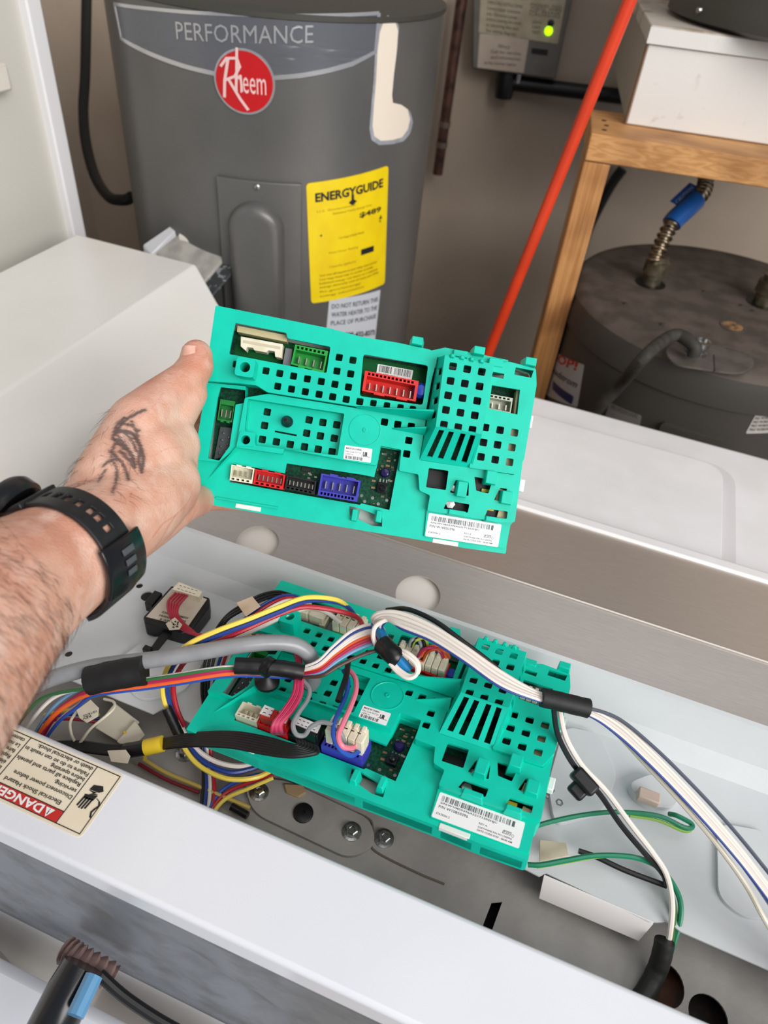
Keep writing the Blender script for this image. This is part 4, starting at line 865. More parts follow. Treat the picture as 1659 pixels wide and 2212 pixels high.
    def ltext(fn, body, u0, v, u1, h, par, ar, mat=INK, bold=0, nm='label_text'):
        vv, f = text2d(body, h, (u1-u0) if u1 else None, 'LEFT', bold)
        if not u1: vv = [(x*ar, y) for x, y in vv]
        decal([(vv, f, 0, 0)], lambda x, y: fn(u0+x, v-y), nm, mat, par)
    # serial label, lower right
    a, b_, c, d = q5(583, 1690), q5(1212, 1790), q5(1180, 1987), q5(550, 1890)
    lab = label('serial_label', [d, c, b_, a], -7); fn = lmap(a, b_, d, -7)
    DK = M('ink_dark', '#2b2b33', .5)
    decal(barcode2(.045, .10, .90, .31, 78, 4), fn, 'barcode', DK, lab)
    ltext(fn, 'S/N:W10850396A52171302HJC', .045, .42, .71, .075, lab, 1, DK, .01); ltext(fn, 'P/N W10850396', .04, .585, .385, .105, lab, 1, DK, .005)
    ltext(fn, 'STATION: 2', .035, .845, .195, .075, lab, 1, DK, .01); ltext(fn, 'REV A', .52, .655, .615, .075, lab, 1, DK)
    ltext(fn, 'SOFTWARE P/N W11245956', .52, .785, .905, .06, lab, 1, DK, .01); ltext(fn, 'DATE CODE 0197 - 06:40 AM', .52, .905, .915, .07, lab, 1, DK, .01)
    ltext(fn, 'FSP', .805, .625, .87, .07, lab, 1, DK)
    lg = [(.79, .65), (.80, .54), (.885, .54), (.875, .65)]; seg_ = []
    for i in range(4):
        (x0, y0), (x1, y1) = lg[i], lg[(i+1) % 4]; dx, dy = (.003 if abs(y1-y0) > abs(x1-x0)/3 else 0), (.008 if abs(y1-y0) < .05 else 0)
        seg_.append(([(x0-dx, y0-dy), (x1-dx, y1-dy), (x1+dx, y1+dy), (x0+dx, y0+dy)], [(0, 1, 2, 3)], 0, 0))
    rg_ = []; n2 = 14
    ring = [(.905+.014*math.cos(k*2*math.pi/n2), .64+.055*math.sin(k*2*math.pi/n2)) for k in range(n2)]; rin = [(.905+.011*math.cos(k*2*math.pi/n2), .64+.043*math.sin(k*2*math.pi/n2)) for k in range(n2)]
    seg_.append((ring+rin, [(k, (k+1) % n2, n2+(k+1) % n2, n2+k) for k in range(n2)], 0, 0))
    decal(seg_, fn, 'maker_mark', DK, lab)
    # small origin label
    a, b_, d = q4(1430, 1332), q5(97, 1143), q4(1415, 1455); c = q5(80, 1262)
    lab = label('origin_label', [d, c, b_, a], -2, .8); fn = lmap(a, b_, d, -2)
    ltext(fn, 'MADE IN CHINA', .06, .25, .62, .13, lab, 1, DK, .02); ltext(fn, 'Date Code 5217 JC', .05, .47, .62, .13, lab, 1, DK); ltext(fn, 'LGMG-02', .06, .66, .34, .11, lab, 1, DK)
    ltext(fn, 'UR', .68, .62, .86, .32, lab, 1, INK, .05, 'recognised_mark'); ltext(fn, 'c', .63, .66, .67, .12, lab, 1, INK); ltext(fn, 'us', .88, .66, .95, .11, lab, 1, INK)
    decal(barcode2(.06, .72, .72, .96, 26, 9), fn, 'barcode', INK, lab)
    # inner label beside the red connector
    a, b_, d = q5(142, 385), q5(452, 442), q5(120, 510); c = q5(430, 567)
    lab = label('inner_label', [d, c, b_, a], -14.9, .4); fn = lmap(a, b_, d, -14.9)
    decal(barcode2(.06, .06, .96, .52, 34, 12), fn, 'barcode', INK, lab); ltext(fn, 'S/N: AE99217S131C', .05, .70, .62, .12, lab, 1, INK); ltext(fn, 'P/N W10818015', .05, .88, .5, .12, lab, 1, INK); ltext(fn, 'Rev A', .70, .80, .92, .13, lab, 1, INK, .01)
    return hs_

def basis(u, v, n, c):
    return Matrix(((u[0], v[0], n[0], c[0]), (u[1], v[1], n[1], c[1]), (u[2], v[2], n[2], c[2]), (0, 0, 0, 1)))
HC = D(785, 928, 255/704*FPX/1000)
uh_ = CR*math.cos(_a)-CU*math.sin(_a); vh_ = CR*math.sin(_a)+CU*math.cos(_a)
HB = basis(uh_, vh_, -CF, HC)
hb = thing('control_board', 'teal washer control board held up by a left hand', 'control board', HB, 'teal control boards')
build_board(hb)
lu = Vector((.99528, -.02013, .09490)).normalized(); lv = Vector((.02146, .99968, -.01307)); lv = (lv-lu*lv.dot(lu)).normalized(); ln = lu.cross(lv)
LBM = basis(lu, lv, ln, (-.0681, .2988, 1.0421))
def copy_tree(o, parent=None):
    c = o.copy(); COL.objects.link(c); c.parent = parent
    for ch in list(o.children): copy_tree(ch, c)
    return c
lbd = copy_tree(hb); lbd.matrix_world = LBM; TM[lbd] = LBM; lbd['label'] = 'teal washer control board wired up inside the open console'
lbd['group'] = 'teal control boards'
def LB(x, y, z=0):                   # held-board photo point -> point on the wired board (z in mm)
    p = bl((x, y)); return LBM @ Vector((p.x*MM, p.y*MM, z*MM))

# ================================================================ left forearm and hand holding the board
def skin_material():
    m = bpy.data.materials.new('skin'); m.use_nodes = True; nt = m.node_tree; b = nt.nodes['Principled BSDF']
    tc = nt.nodes.new('ShaderNodeTexCoord')
    def noise(sc, d, lo, hi):
        n = nt.nodes.new('ShaderNodeTexNoise'); n.inputs['Scale'].default_value = sc; n.inputs['Detail'].default_value = d; nt.links.new(tc.outputs['Object'], n.inputs['Vector'])
        r = nt.nodes.new('ShaderNodeMapRange'); r.inputs[1].default_value = lo; r.inputs[2].default_value = hi; nt.links.new(n.outputs[0], r.inputs[0]); return r.outputs[0]
    def mix(fac, a, b2, mode='MIX'):
        x = nt.nodes.new('ShaderNodeMix'); x.data_type = 'RGBA'; x.blend_type = mode
        if hasattr(fac, 'links'): nt.links.new(fac, x.inputs[0])
        else: x.inputs[0].default_value = fac
        for i, v in ((6, a), (7, b2)):
            if hasattr(v, 'links'): nt.links.new(v, x.inputs[i])
            else: x.inputs[i].default_value = v
        return x.outputs[2]
    c = mix(noise(28, 3, .42, .62), lin('#e2b49e'), lin('#d39a82'))
    c = mix(noise(70, 4, .50, .72), c, lin('#e8c2b0'))
    red = nt.nodes.new('ShaderNodeAttribute'); red.attribute_name = 'red'; c = mix(red.outputs['Fac'], c, lin('#c97a63'))
    at = nt.nodes.new('ShaderNodeAttribute'); at.attribute_name = 'ink'; c = mix(at.outputs['Fac'], c, lin('#3f3a3c'))
    nt.links.new(c, b.inputs['Base Color']); b.inputs['Roughness'].default_value = .5; b.inputs['Specular IOR Level'].default_value = .4
    b.inputs['Subsurface Weight'].default_value = .12; b.inputs['Subsurface Radius'].default_value = (.006, .002, .001)
    n = nt.nodes.new('ShaderNodeTexNoise'); n.inputs['Scale'].default_value = 420; n.inputs['Detail'].default_value = 4; nt.links.new(tc.outputs['Object'], n.inputs['Vector'])
    n2 = nt.nodes.new('ShaderNodeTexVoronoi'); n2.inputs['Scale'].default_value = 700; nt.links.new(tc.outputs['Object'], n2.inputs['Vector'])
    ad = nt.nodes.new('ShaderNodeMath'); ad.operation = 'ADD'; nt.links.new(n.outputs[0], ad.inputs[0]); nt.links.new(n2.outputs[0], ad.inputs[1])
    bp = nt.nodes.new('ShaderNodeBump'); bp.inputs['Strength'].default_value = .22; bp.inputs['Distance'].default_value = .0012
    nt.links.new(ad.outputs[0], bp.inputs['Height']); nt.links.new(bp.outputs[0], b.inputs['Normal'])
    return m
SKIN = skin_material()
arm_pos = D(-20, 1305, .355)
ps = thing('person', 'hairy tattooed left forearm and hand with a black watch gripping the upper board', 'person', arm_pos)
raw = MB()
def capsules(pts, seg=20):
    pts = [(D(x, y, d), r) for x, y, d, r in pts]
    for (a, ra), (b, rb) in zip(pts, pts[1:]):
        n = 6; ax = (b-a).normalized(); prof = []; L = (b-a).length
        for k in range(n): t = -math.pi/2+math.pi/2*k/n; prof.append((max(ra*math.cos(t), 1e-4), ra*math.sin(t)))
        for k in range(5): prof.append((ra+(rb-ra)*k/4, L*k/4))
        for k in range(1, n+1): t = math.pi/2*k/n; prof.append((max(rb*math.cos(t), 1e-4), L+rb*math.sin(t)))
        raw.lathe(prof, a, frameZ(ax), seg)
capsules([(-300, 1600, .27, .047), (-20, 1303, .355, .0405), (80, 1240, .388, .0355), (150, 1195, .408, .0335), (222, 1143, .437, .0305), (300, 1080, .475, .031), (350, 1045, .50, .027)])
capsules([(215, 1090, .45, .024), (255, 1035, .465, .026), (315, 985, .492, .0275), (365, 962, .515, .0225), (372, 1000, .515, .0185), (372, 1045, .52, .0155)])
capsules([(222, 1040, .455, .0195), (298, 915, .49, .0205), (352, 864, .515, .0172), (404, 820, .535, .0145), (423, 792, .543, .0136), (425, 768, .547, .0124)])
capsules([(300, 960, .49, .024), (350, 920, .515, .020), (405, 850, .535, .0150)])
capsules([(250, 1160, .448, .0225), (320, 1135, .485, .0172), (385, 1088, .52, .0160), (430, 1080, .565, .0125)])
capsules([(300, 1110, .48, .024), (350, 1080, .51, .021)])
capsules([(320, 1010, .52, .030), (345, 965, .575, .024)])
for f in ([(350, 905, .575, .0165), (395, 890, .600, .0118), (470, 895, .606, .0112), (540, 912, .604, .0098), (600, 930, .598, .0085)],
          [(350, 955, .585, .017), (400, 945, .603, .0118), (480, 955, .607, .0115), (560, 972, .604, .0100), (630, 990, .598, .0088)],
          [(360, 1015, .575, .0165), (405, 1005, .602, .0115), (480, 1018, .606, .0108), (550, 1035, .603, .0095), (610, 1050, .598, .0084)],
          [(385, 1072, .555, .0150), (415, 1078, .585, .0112), (470, 1078, .600, .0098), (520, 1082, .600, .0088), (565, 1088, .597, .0078)]):
    capsules(f, 16)
inv = TM[ps].inverted()
me0 = mkmesh('raw', [inv @ v for v in raw.v], raw.f, None)
tmp = bpy.data.objects.new('raw', me0); COL.objects.link(tmp)
rm = tmp.modifiers.new('r', 'REMESH'); rm.mode = 'VOXEL'; rm.voxel_size = .0014; rm.adaptivity = 0
sm = tmp.modifiers.new('s', 'SMOOTH'); sm.factor = .5; sm.iterations = 22
dg = bpy.context.evaluated_depsgraph_get(); me = bpy.data.meshes.new_from_object(tmp.evaluated_get(dg)); bpy.data.objects.remove(tmp)
me.name = 'arm_and_hand'; me.materials.clear(); me.materials.append(SKIN)
me.polygons.foreach_set('use_smooth', [True]*len(me.polygons))
hand = put(bpy.data.objects.new('arm_and_hand', me), ps)
# tattoo strokes, flushed areas and painted crease shading as surface attributes
zc = lambda X, Y: (X/2.458, 650+Y/2.458)
strokes = [([(770, 578), (720, 600), (660, 640), (618, 690)], 2.2), ([(740, 690), (690, 660), (640, 650)], 1.6), ([(620, 690), (690, 700), (735, 750), (760, 830), (752, 905)], 3.2), ([(640, 690), (700, 740), (725, 800)], 1.8),
           ([(600, 730), (650, 770), (700, 820), (715, 880)], 3.4), ([(612, 700), (660, 760), (690, 800)], 2.2), ([(585, 800), (640, 850), (668, 900), (680, 945)], 2.6), ([(590, 830), (618, 890), (618, 950), (598, 1015)], 2.2),
           ([(545, 880), (580, 850), (620, 840)], 1.8), ([(700, 640), (720, 690), (735, 720)], 1.6), ([(640, 800), (690, 850), (700, 870)], 3.0), ([(520, 960), (560, 900)], 1.6), ([(610, 760), (600, 800), (640, 850)], 2.2), ([(745, 780), (735, 850), (750, 900)], 2.4), ([(660, 620), (620, 660), (600, 720)], 2.4)]
SG = []
for pts, wd in strokes:
    q = [Vector(zc(*p)) for p in pts]
    q = [v.xy for v in spline([Vector((p.x, p.y, 0)) for p in q], 5)]
    SG += [(a, b, wd) for a, b in zip(q, q[1:])]
CR_ = []
for pts, wd, am in (([(416, 1062), (404, 1088), (380, 1112), (352, 1132), (330, 1160)], 1.6, .8), ([(392, 1100), (368, 1130), (348, 1165), (335, 1185)], 1.4, .7), ([(425, 1095), (418, 1112), (408, 1130)], 1.4, .8), ([(352, 820), (372, 828), (392, 832)], 1.2, .6), ([(362, 806), (384, 812), (404, 814)], 1.2, .6), ([(300, 905), (330, 880), (352, 850)], 1.6, .5), ([(330, 985), (360, 970), (395, 965)], 1.0, .4), ([(325, 1045), (355, 1052), (380, 1046)], 1.0, .35), ([(325, 1058), (350, 1066), (375, 1062)], 1.0, .35), ([(262, 1120), (290, 1150), (300, 1190)], 1.2, .4)):
    q = [v.xy for v in spline([Vector((p[0], p[1], 0)) for p in pts], 4)]; CR_ += [(a, b, wd, am) for a, b in zip(q, q[1:])]
ink = me.attributes.new('ink', 'FLOAT', 'POINT'); red = me.attributes.new('red', 'FLOAT', 'POINT')
iv = []; rv = []; MWp = TM[ps]
blush = [((425, 765), 45, .55), ((400, 830), 50, .35), ((330, 1190), 70, .35), ((300, 830), 60, .4), ((430, 1095), 50, .6), ((250, 1080), 60, .2), ((60, 1190), 110, .25)]
for v, nv in zip(me.vertices, me.vertex_normals):
    w = MWp @ v.co; px = Vector(PX(w)); facing = nv.vector.dot((CC-w).normalized()) > .05
    val = 0
    if facing and 190 < px.x < 330 and 870 < px.y < 1080:
        for a, b, wd in SG:
            ab = b-a; t = max(0, min(1, (px-a).dot(ab)/max(ab.length_squared, 1e-6))); dd = (px-(a+ab*t)).length
            val = max(val, min(1, max(0, (wd*1.25+1.8-dd)/2.0)))
            if dd < 14: val = max(val, .30*(1-dd/14))
    iv.append(val*.86)
    r_ = 0
    for (bx_, by_), rr_, am_ in blush:
        dd = (px-Vector((bx_, by_))).length
        if dd < rr_*1.6: r_ = max(r_, am_*math.exp(-(dd/rr_)**2))
    if facing and px.x > 240:
        for a, b, wd, am in CR_:
            ab = b-a; t = max(0, min(1, (px-a).dot(ab)/max(ab.length_squared, 1e-6))); dd = (px-(a+ab*t)).length
            if dd < wd*3: r_ = max(r_, am*math.exp(-(dd/wd)**2))
    rv.append(r_)
ink.data.foreach_set('value', iv); red.data.foreach_set('value', rv)
# thumb nail
nn_ = (-CF*.93-CR*.36+CU*.02).normalized(); td = (D(425, 745, .546)-D(408, 806, .537)).normalized()
RN = frameZ(nn_, td); c = D(424, 776, .545)+nn_*.0124
mb = MB(); vs = []; N1, N2 = 10, 10
for i in range(N1+1):
    for j in range(N2+1):
        u = -1+2*i/N1; v = -1+2*j/N2
        xl = u*.0076; yl = v*.0068*(1-.12*max(0, u)**2-.10*max(0, -u)**2)
        vs.append(c+RN @ Vector((xl, yl, -.0036*v*v-.0010*u*u+.0018)))
mb.add(vs, [(i*(N2+1)+j, i*(N2+1)+j+1, (i+1)*(N2+1)+j+1, (i+1)*(N2+1)+j) for i in range(N1) for j in range(N2)])
nl_ = mb.build('thumb_nail', M('nail', '#d9a690', .28, c2='#dfb4a2', scale=200), ps, smooth=True)
# arm hair
rh_ = random.Random(11); mb = MB(); polys = list(me.polygons); cnt = 0
cand = []
for p_ in polys:
    w = MWp @ p_.center; px = PX(w)
    if px[0] < 300 and px[1] > 880 and p_.normal.dot((CC-w).normalized()) > -.25: cand.append((w, p_.normal.copy(), px))
wc_axis = (D(222, 1143, .437)-D(80, 1240, .388)).normalized()
while cnt < 2300:
    w, n, px = rh_.choice(cand)
    along = (px[0]-150)*.75-(px[1]-1195)*.65
    if -60 < along < 75: continue
    if px[0] > 150 and rh_.random() < .72: continue
    if (px[0]-230)*.61+(px[1]-1150)*.79 > -10 and px[0] > 200: continue
    cnt += 1
    t = (-CU*.75+CR*rh_.uniform(-.7, .35)+wc_axis*.25); t = (t-n*t.dot(n)).normalized(); s = n.cross(t)
    L = rh_.uniform(.006, .0145); bend = rh_.uniform(-.5, .5); pts = []
    for k in range(5):
        f = k/4; pts.append(w+n*(L*(.38*f-.22*f*f))+t*L*f*.9+s*(bend*L*f*f))
    mb.tube(pts, [.00008, .00008, .00007, .00005, .00002], 3, False)
hr = mb.build('arm_hair', M('hair_brown', '#5a3a28', .5), ps); hr['kind'] = 'stuff'
# ---- wrist watch
wc = D(150, 1195, .408)
e1 = (-CF-wc_axis*(-CF).dot(wc_axis)).normalized(); e2 = wc_axis.cross(e1)
if e2.dot(CU) > 0: e2 = -e2
ww = thing('wrist_watch', 'black rubber strap sports watch worn on the left wrist', 'watch', wc)
STR = M('strap_rubber', '#17181b', .42, c2='#1d1e22', scale=120)
def band(r, wd, a0, a1, step, nv, holes, th, name, mat, bulge=0):
    na = int(round((a1-a0)/step)); vs = []; fs = []
    for i in range(na+1):
        ph = math.radians(a0+(a1-a0)*i/na)
        for j in range(nv+1):
            v = -1+2*j/nv; rr = r+bulge*(1-v*v)
            vs.append(wc+wc_axis*(v*wd/2)+(e1*math.cos(ph)+e2*math.sin(ph))*rr)
    for i in range(na):
        for j in range(nv):
            if (i, j) in holes: continue
            fs.append((i*(nv+1)+j, i*(nv+1)+j+1, (i+1)*(nv+1)+j+1, (i+1)*(nv+1)+j))
    mb = MB(); mb.add(vs, fs); o = mb.build(name, mat, ww, smooth=True, ang=50)
    s_ = o.modifiers.new('solid', 'SOLIDIFY'); s_.thickness = th; s_.offset = -1
    b_ = o.modifiers.new('bevel', 'BEVEL'); b_.width = th*.22; b_.segments = 2; b_.limit_method = 'ANGLE'; b_.angle_limit = math.radians(50)
    return o
hs2 = set()
for k in range(7):
    i0 = int((-44+k*11+180)/3)
    for i in (i0, i0+1): hs2 |= {(i, 3), (i, 4)}
band(.0368, .0235, -180, 180, 3, 8, hs2, .0022, 'strap', STR)
band(.0398, .0335, 36, 84, 3, 8, set(), .0038, 'buckle', M('buckle_black', '#101114', .22), .0015)
for k in range(3):
    hh = set()
    band(.0422, .0095-.001*k, 44+k*9, 49+k*9, 2.5, 2, set(), .0008, 'buckle_slot', M('slot_grey', '#4b4e54', .35))
band(.0388, .0270, 82, 125, 4, 6, set(), .003, 'strap_tail', STR)
band(.0385, .0285, -110, -52, 4, 6, set(), .004, 'strap_lug', STR)
ph = math.radians(-92); rdir = e1*math.cos(ph)+e2*math.sin(ph)
mb = MB(); mb.lathe([(.0205, 0), (.0225, .002), (.0225, .009), (.0205, .012), (.0185, .0125), (.018, .0115)], wc+rdir*.0375, frameZ(rdir), 36); mb.build('watch_case', M('case_black', '#141518', .3), ww, smooth=True)
mb = MB(); mb.lathe([(.0178, .0110), (.0178, .0118)], wc+rdir*.0375, frameZ(rdir), 36); mb.build('watch_glass', M('glass_dark', '#07080a', .08), ww, smooth=True)

# ================================================================ wiring inside the console
def wm_(h): return M('wire_'+h, '#'+h, .38)
YW, NB, RD, WT, MG, OR, LBc, BK, BRN, GY, PK, GN, BLU = 'f2d85a', '24408c', 'b3202f', 'e8dfd6', 'b02350', 'e8662a', '6f96bd', '121214', '4a332b', '8b8d90', 'e87a90', '0f7a58', '2a52b0'
def wire(parent, pts, r, col, name='wire', seg=8, n=7, mat=None):
    mb = MB(); mb.tube(spline([p if isinstance(p, Vector) else P(*p) for p in pts], n), r, seg)
    return mb.build(name, mat or wm_(col), parent, smooth=True)
def off(pts, dx, dy, dz=0): return [(x+dx, y+dy, z+dz) if not isinstance((x), Vector) else x for x, y, z in pts]
def sleeve(parent, pts, r, col='121214', name='tape_wrap', flat=1.0, rough=.5, seg=14):
    q = spline([P(*p) for p in pts], 6); mb = MB(); rs = [r*(1+.015*math.sin(i*1.7)) for i in range(len(q))]
    mb.tube(q, rs, seg); return mb.build(name, M('sleeve_'+col, '#'+col, rough), parent, smooth=True)
def quad_tag(parent, pts, z, name, mat, th=.0006):
    mb = MB(); mb.extr([P(x, y, z) if len((x, y)) == 2 else None for x, y in pts], (0, 0, th)); return mb.build(name, mat, parent, bevel=.0002)
c4 = lambda X, Y: (400+X/4.1475, 640+Y/4.1475)
c5 = lambda X, Y: (780+X/3.95, 680+Y/3.95)
def plug(parent, name, quad, z0, z1, n, mat, u0=0, u1=1, v0=.06, v1=.94, nub=True):
    TLc, TRc, BRc, BLc = [Vector(p) for p in quad]
    uv = lambda u, v: (TLc*(1-u)+TRc*u)*(1-v)+(BLc*(1-u)+BRc*u)*v
    mb = MB()
    for k in range(n):
        a = u0+(u1-u0)*(k+.06)/n; b = u0+(u1-u0)*(k+.94)/n
        cs = [uv(a, v1), uv(b, v1), uv(b, v0), uv(a, v0)]
        mb.hexa([LB(*c, z0) for c in cs]+[LB(*c, z1) for c in cs])
        if nub:
            cs = [uv(a+.2*(b-a), v0+.35*(v1-v0)), uv(b-.2*(b-a), v0+.35*(v1-v0)), uv(b-.2*(b-a), v0), uv(a+.2*(b-a), v0)]
            mb.hexa([LB(*c, z1) for c in cs]+[LB(*c, z1+2.5) for c in cs])
    cs = [uv(u0, v1-.1), uv(u1, v1-.1), uv(u1, v0+.1), uv(u0, v0+.1)]
    mb.hexa([LB(*c, z0) for c in cs]+[LB(*c, z1-1.5) for c in cs])
    return mb.build(name, mat, parent, bevel=.0004)
def slits(parent, quad, z, rows, cols, mat=INK):
    TLc, TRc, BRc, BLc = [Vector(p) for p in quad]; uv = lambda u, v: (TLc*(1-u)+TRc*u)*(1-v)+(BLc*(1-u)+BRc*u)*v
    mb = MB()
    for r in range(rows):
        for c in range(cols):
            u = .1+.8*(c+.2)/cols; v = .2+.6*(r+.3)/rows
            cs = [uv(u, v+.05), uv(u+.5/cols*.8, v+.05), uv(u+.5/cols*.8, v), uv(u, v)]
            mb.add([LB(*q, z) for q in cs], [(0, 1, 2, 3)])
    mb.build('plug_slits', mat, parent)

# --- grey air hose, arching over the wired board
ho = thing('grey_hose', 'smooth grey rubber hose arching over the left end of the wired board', 'hose', P(330, 1425, 1.05))
hpts = [(-60, 1600, .99), (20, 1518, 1.015), (90, 1474, 1.04), (180, 1446, 1.052), (250, 1434, 1.058), (330, 1425, 1.062), (420, 1411, 1.066), (510, 1395, 1.070), (580, 1388, 1.070), (632, 1392, 1.066), (664, 1410, 1.058), (678, 1440, 1.046), (677, 1468, 1.034), (668, 1482, 1.028)]
wire(ho, hpts, .0061, GY, 'hose_tube', 16, 8, M('hose_grey', '#8f9194', .3, c2='#85878a', scale=60))
# --- main multi-colour harness running along the hose
mh = thing('main_harness', 'multi-colour wire bundle taped along the grey hose', 'wire harness', P(400, 1470, 1.05))
base = [(60, 1640, .975), (75, 1590, .99), (110, 1540, 1.01), (150, 1508, 1.025), (195, 1490, 1.04), (255, 1480, 1.048), (315, 1473, 1.05), (390, 1462, 1.055), (450, 1452, 1.058), (500, 1446, 1.058), (560, 1446, 1.056), (650, 1452, 1.052)]
for col, dx, dy, dz, r in ((OR, 0, 10, -.004, .0018), (MG, 6, 1, 0, .0018), (LBc, 2, -8, .002, .0013), (WT, -14, -6, .003, .0015), ('2f6a3a', -30, -4, .003, .0014), (BLU, 10, 17, -.008, .0013), (WT, 12, 12, -.008, .0013), (MG, 14, -6, -.004, .0015)):
    k = .25
    pts = [(x+dx*(1.6 if i < 4 else k), y+dy*(1.2 if i < 4 else .85), z+dz) for i, (x, y, z) in enumerate(base)]
    wire(mh, pts, r, col)
sleeve(mh, [(193, 1470, 1.050), (250, 1458, 1.056), (312, 1448, 1.060)], .0108, '0e0e10', 'tape_wrap', rough=.6)
sleeve(mh, [(508, 1438, 1.062), (560, 1440, 1.062), (610, 1444, 1.061), (655, 1452, 1.058)], .0062, '0c0c0d', 'tape_wrap', rough=.4)
sleeve(mh, [(572, 1437, 1.0630), (586, 1445, 1.0630)], .0076, '0a0a0b', 'cable_tie', rough=.35)
c = P(577, 1470, 1.040); mb = MB(); mb.lathe([(.0075, -.004), (.0095, -.002), (.0095, .001), (.006, .003), (.003, .008)], c, None, 20); mb.build('tie_anchor', BLK, mh, smooth=True)
# right-hand fan of the harness up to the blue splice
fan = [(650, 1450, 1.056), (690, 1440, 1.062), (725, 1412, 1.066), (765, 1385, 1.068), (805, 1372, 1.070), (830, 1385, 1.071)]
for col, o0, o1, r in ((WT, -6, -22, .0014), (NB, -3, -16, .0011), (WT, -1, -9, .0017), (WT, 2, -4, .0016), (OR, 4, 3, .0016), (RD, 6, 8, .0017), (MG, 8, 13, .0016), (LBc, 9, 19, .0014), (BRN, 12, 34, .0015)):
    m = len(fan)-1; wire(mh, [(x+.3*(o0+(o1-o0)*i/m), y+o0+(o1-o0)*min(1, i/3), z-.0004*(o0+(o1-o0)*i/m)*.3) for i, (x, y, z) in enumerate(fan)], r, col)
# pink and grey drops to the red and black sockets
for k in range(5):
    wire(mh, [(640+k*3, 1462, 1.052), (634+k*4, 1500, 1.050), (612+k*5, 1535, 1.050), (592+k*4, 1562, 1.049), (588+k*5, 1580, 1.043), (590+k*6, 1584, 1.033)], .00155, MG if k % 2 else 'c03a5e')
for k in range(3): wire(mh, [(628+k*5, 1395, 1.045), (640+k*4, 1420, 1.05), (642+k*4, 1452, 1.054)], .0015, MG)
wire(mh, [(652, 1466, 1.050), (668, 1488, 1.05), (664, 1512, 1.05), (645, 1540, 1.052), (633, 1565, 1.052), (640, 1586, 1.05), (658, 1588, 1.05), (672, 1570, 1.056), (695, 1560, 1.06), (722, 1568, 1.062), (738, 1588, 1.058), (744, 1606, 1.05)], .0017, GY)
wire(mh, [(742, 1448, 1.05), (752, 1470, 1.052), (748, 1500, 1.054), (733, 1535, 1.058), (722, 1562, 1.062), (721, 1592, 1.062), (735, 1618, 1.058), (758, 1632, 1.05), (777, 1622, 1.044)], .0017, BLU)
wire(mh, [(748, 1442, 1.05), (766, 1462, 1.053), (769, 1490, 1.056), (758, 1525, 1.06), (742, 1560, 1.063), (731, 1590, 1.063), (740, 1612, 1.06), (760, 1616, 1.052), (768, 1608, 1.046)], .0019, PK)
wire(mh, [(752, 1430, 1.052), (748, 1460, 1.056), (738, 1490, 1.058), (730, 1515, 1.058)], .0022, BK, 'black_sleeve')
# plugs on the wired board
qB = (c4(1218, 1585), c4(1572, 1652), c4(1537, 1842), c4(1184, 1782))
pg = plug(mh, 'cream_plug', qB, -6, 13, 5, CREAM, .06, .98, .08, .80); pg['label'] = 'large cream plug on the violet socket'
slits(pg, qB, 13.2, 1, 5)
qR = (c4(622, 1545), c4(890, 1597), c4(870, 1732), c4(600, 1682))
pg = plug(mh, 'red_plug', qR, -6, 4, 1, M('plug_red', '#c3281f', .4), .04, .96, .1, .9, False)
mb = MB(); uvq = lambda Q, u, v: (Vector(Q[0])*(1-u)+Vector(Q[1])*u)*(1-v)+(Vector(Q[3])*(1-u)+Vector(Q[2])*u)*v
for (u0_, u1_) in ((.06, .40), (.60, .95)):
    cs = [uvq(qR, u0_, .75), uvq(qR, u1_, .75), uvq(qR, u1_, .12), uvq(qR, u0_, .12)]; mb.hexa([LB(*q, 4) for q in cs]+[LB(*q, 5) for q in cs])
mb.build('plug_face', WHT, pg); slits(pg, qR, 5.2, 2, 4)
qK = (c4(905, 1602), c4(1172, 1655), c4(1155, 1778), c4(885, 1722))
qF = (c4(450, 260), c4(870, 350), c4(840, 540), c4(480, 470))

# --- yellow / blue / red / white loop to the top sockets
lo_ = thing('power_harness', 'yellow, blue, red and white wires looping over the board to its top sockets', 'wire harness', P(470, 1363, 1.06))
ypts = [(762, 1330, 1.045), (748, 1308, 1.062), (720, 1294, 1.075), (660, 1291, 1.083), (600, 1312, 1.084), (540, 1336, 1.083), (470, 1362, 1.078), (410, 1390, 1.068), (372, 1425, 1.052), (352, 1470, 1.03), (355, 1515, 1.012), (378, 1565, 1.0), (398, 1615, .99), (432, 1655, .985), (490, 1682, .985), (550, 1680, .985), (595, 1660, .98)]
wire(lo_, ypts, .0019, YW)
wire(lo_, [(770, 1335, 1.045), (752, 1312, 1.060), (722, 1300, 1.070), (665, 1298, 1.077), (603, 1322, 1.078), (543, 1346, 1.077), (473, 1372, 1.072), (416, 1398, 1.063), (380, 1430, 1.048), (362, 1472, 1.027), (366, 1518, 1.010), (386, 1562, .999), (406, 1605, .990), (440, 1645, .985), (494, 1668, .984), (540, 1662, .982), (575, 1648, .98)], .0019, NB)
wire(lo_, [(784, 1352, 1.045), (772, 1334, 1.058), (740, 1322, 1.066), (690, 1313, 1.072), (650, 1312, 1.074), (600, 1328, 1.074), (546, 1352, 1.073), (480, 1382, 1.068), (430, 1403, 1.058), (395, 1435, 1.044), (375, 1478, 1.024), (380, 1525, 1.008), (398, 1570, .998)], .0020, RD)
wire(lo_, [(736, 1345, 1.045), (700, 1320, 1.054), (660, 1316, 1.046), (615, 1330, 1.044), (560, 1356, 1.052), (490, 1385, 1.058), (430, 1398, 1.056), (390, 1420, 1.045), (365, 1460, 1.024), (368, 1520, 1.006), (392, 1570, .998), (412, 1605, .99), (455, 1640, .985), (510, 1655, .984), (565, 1648, .98)], .0019, WT)
sleeve(lo_, [(360, 1530, 1.010), (375, 1562, 1.003), (388, 1590, .998)], .0040, '101012', 'black_sleeve', rough=.3)
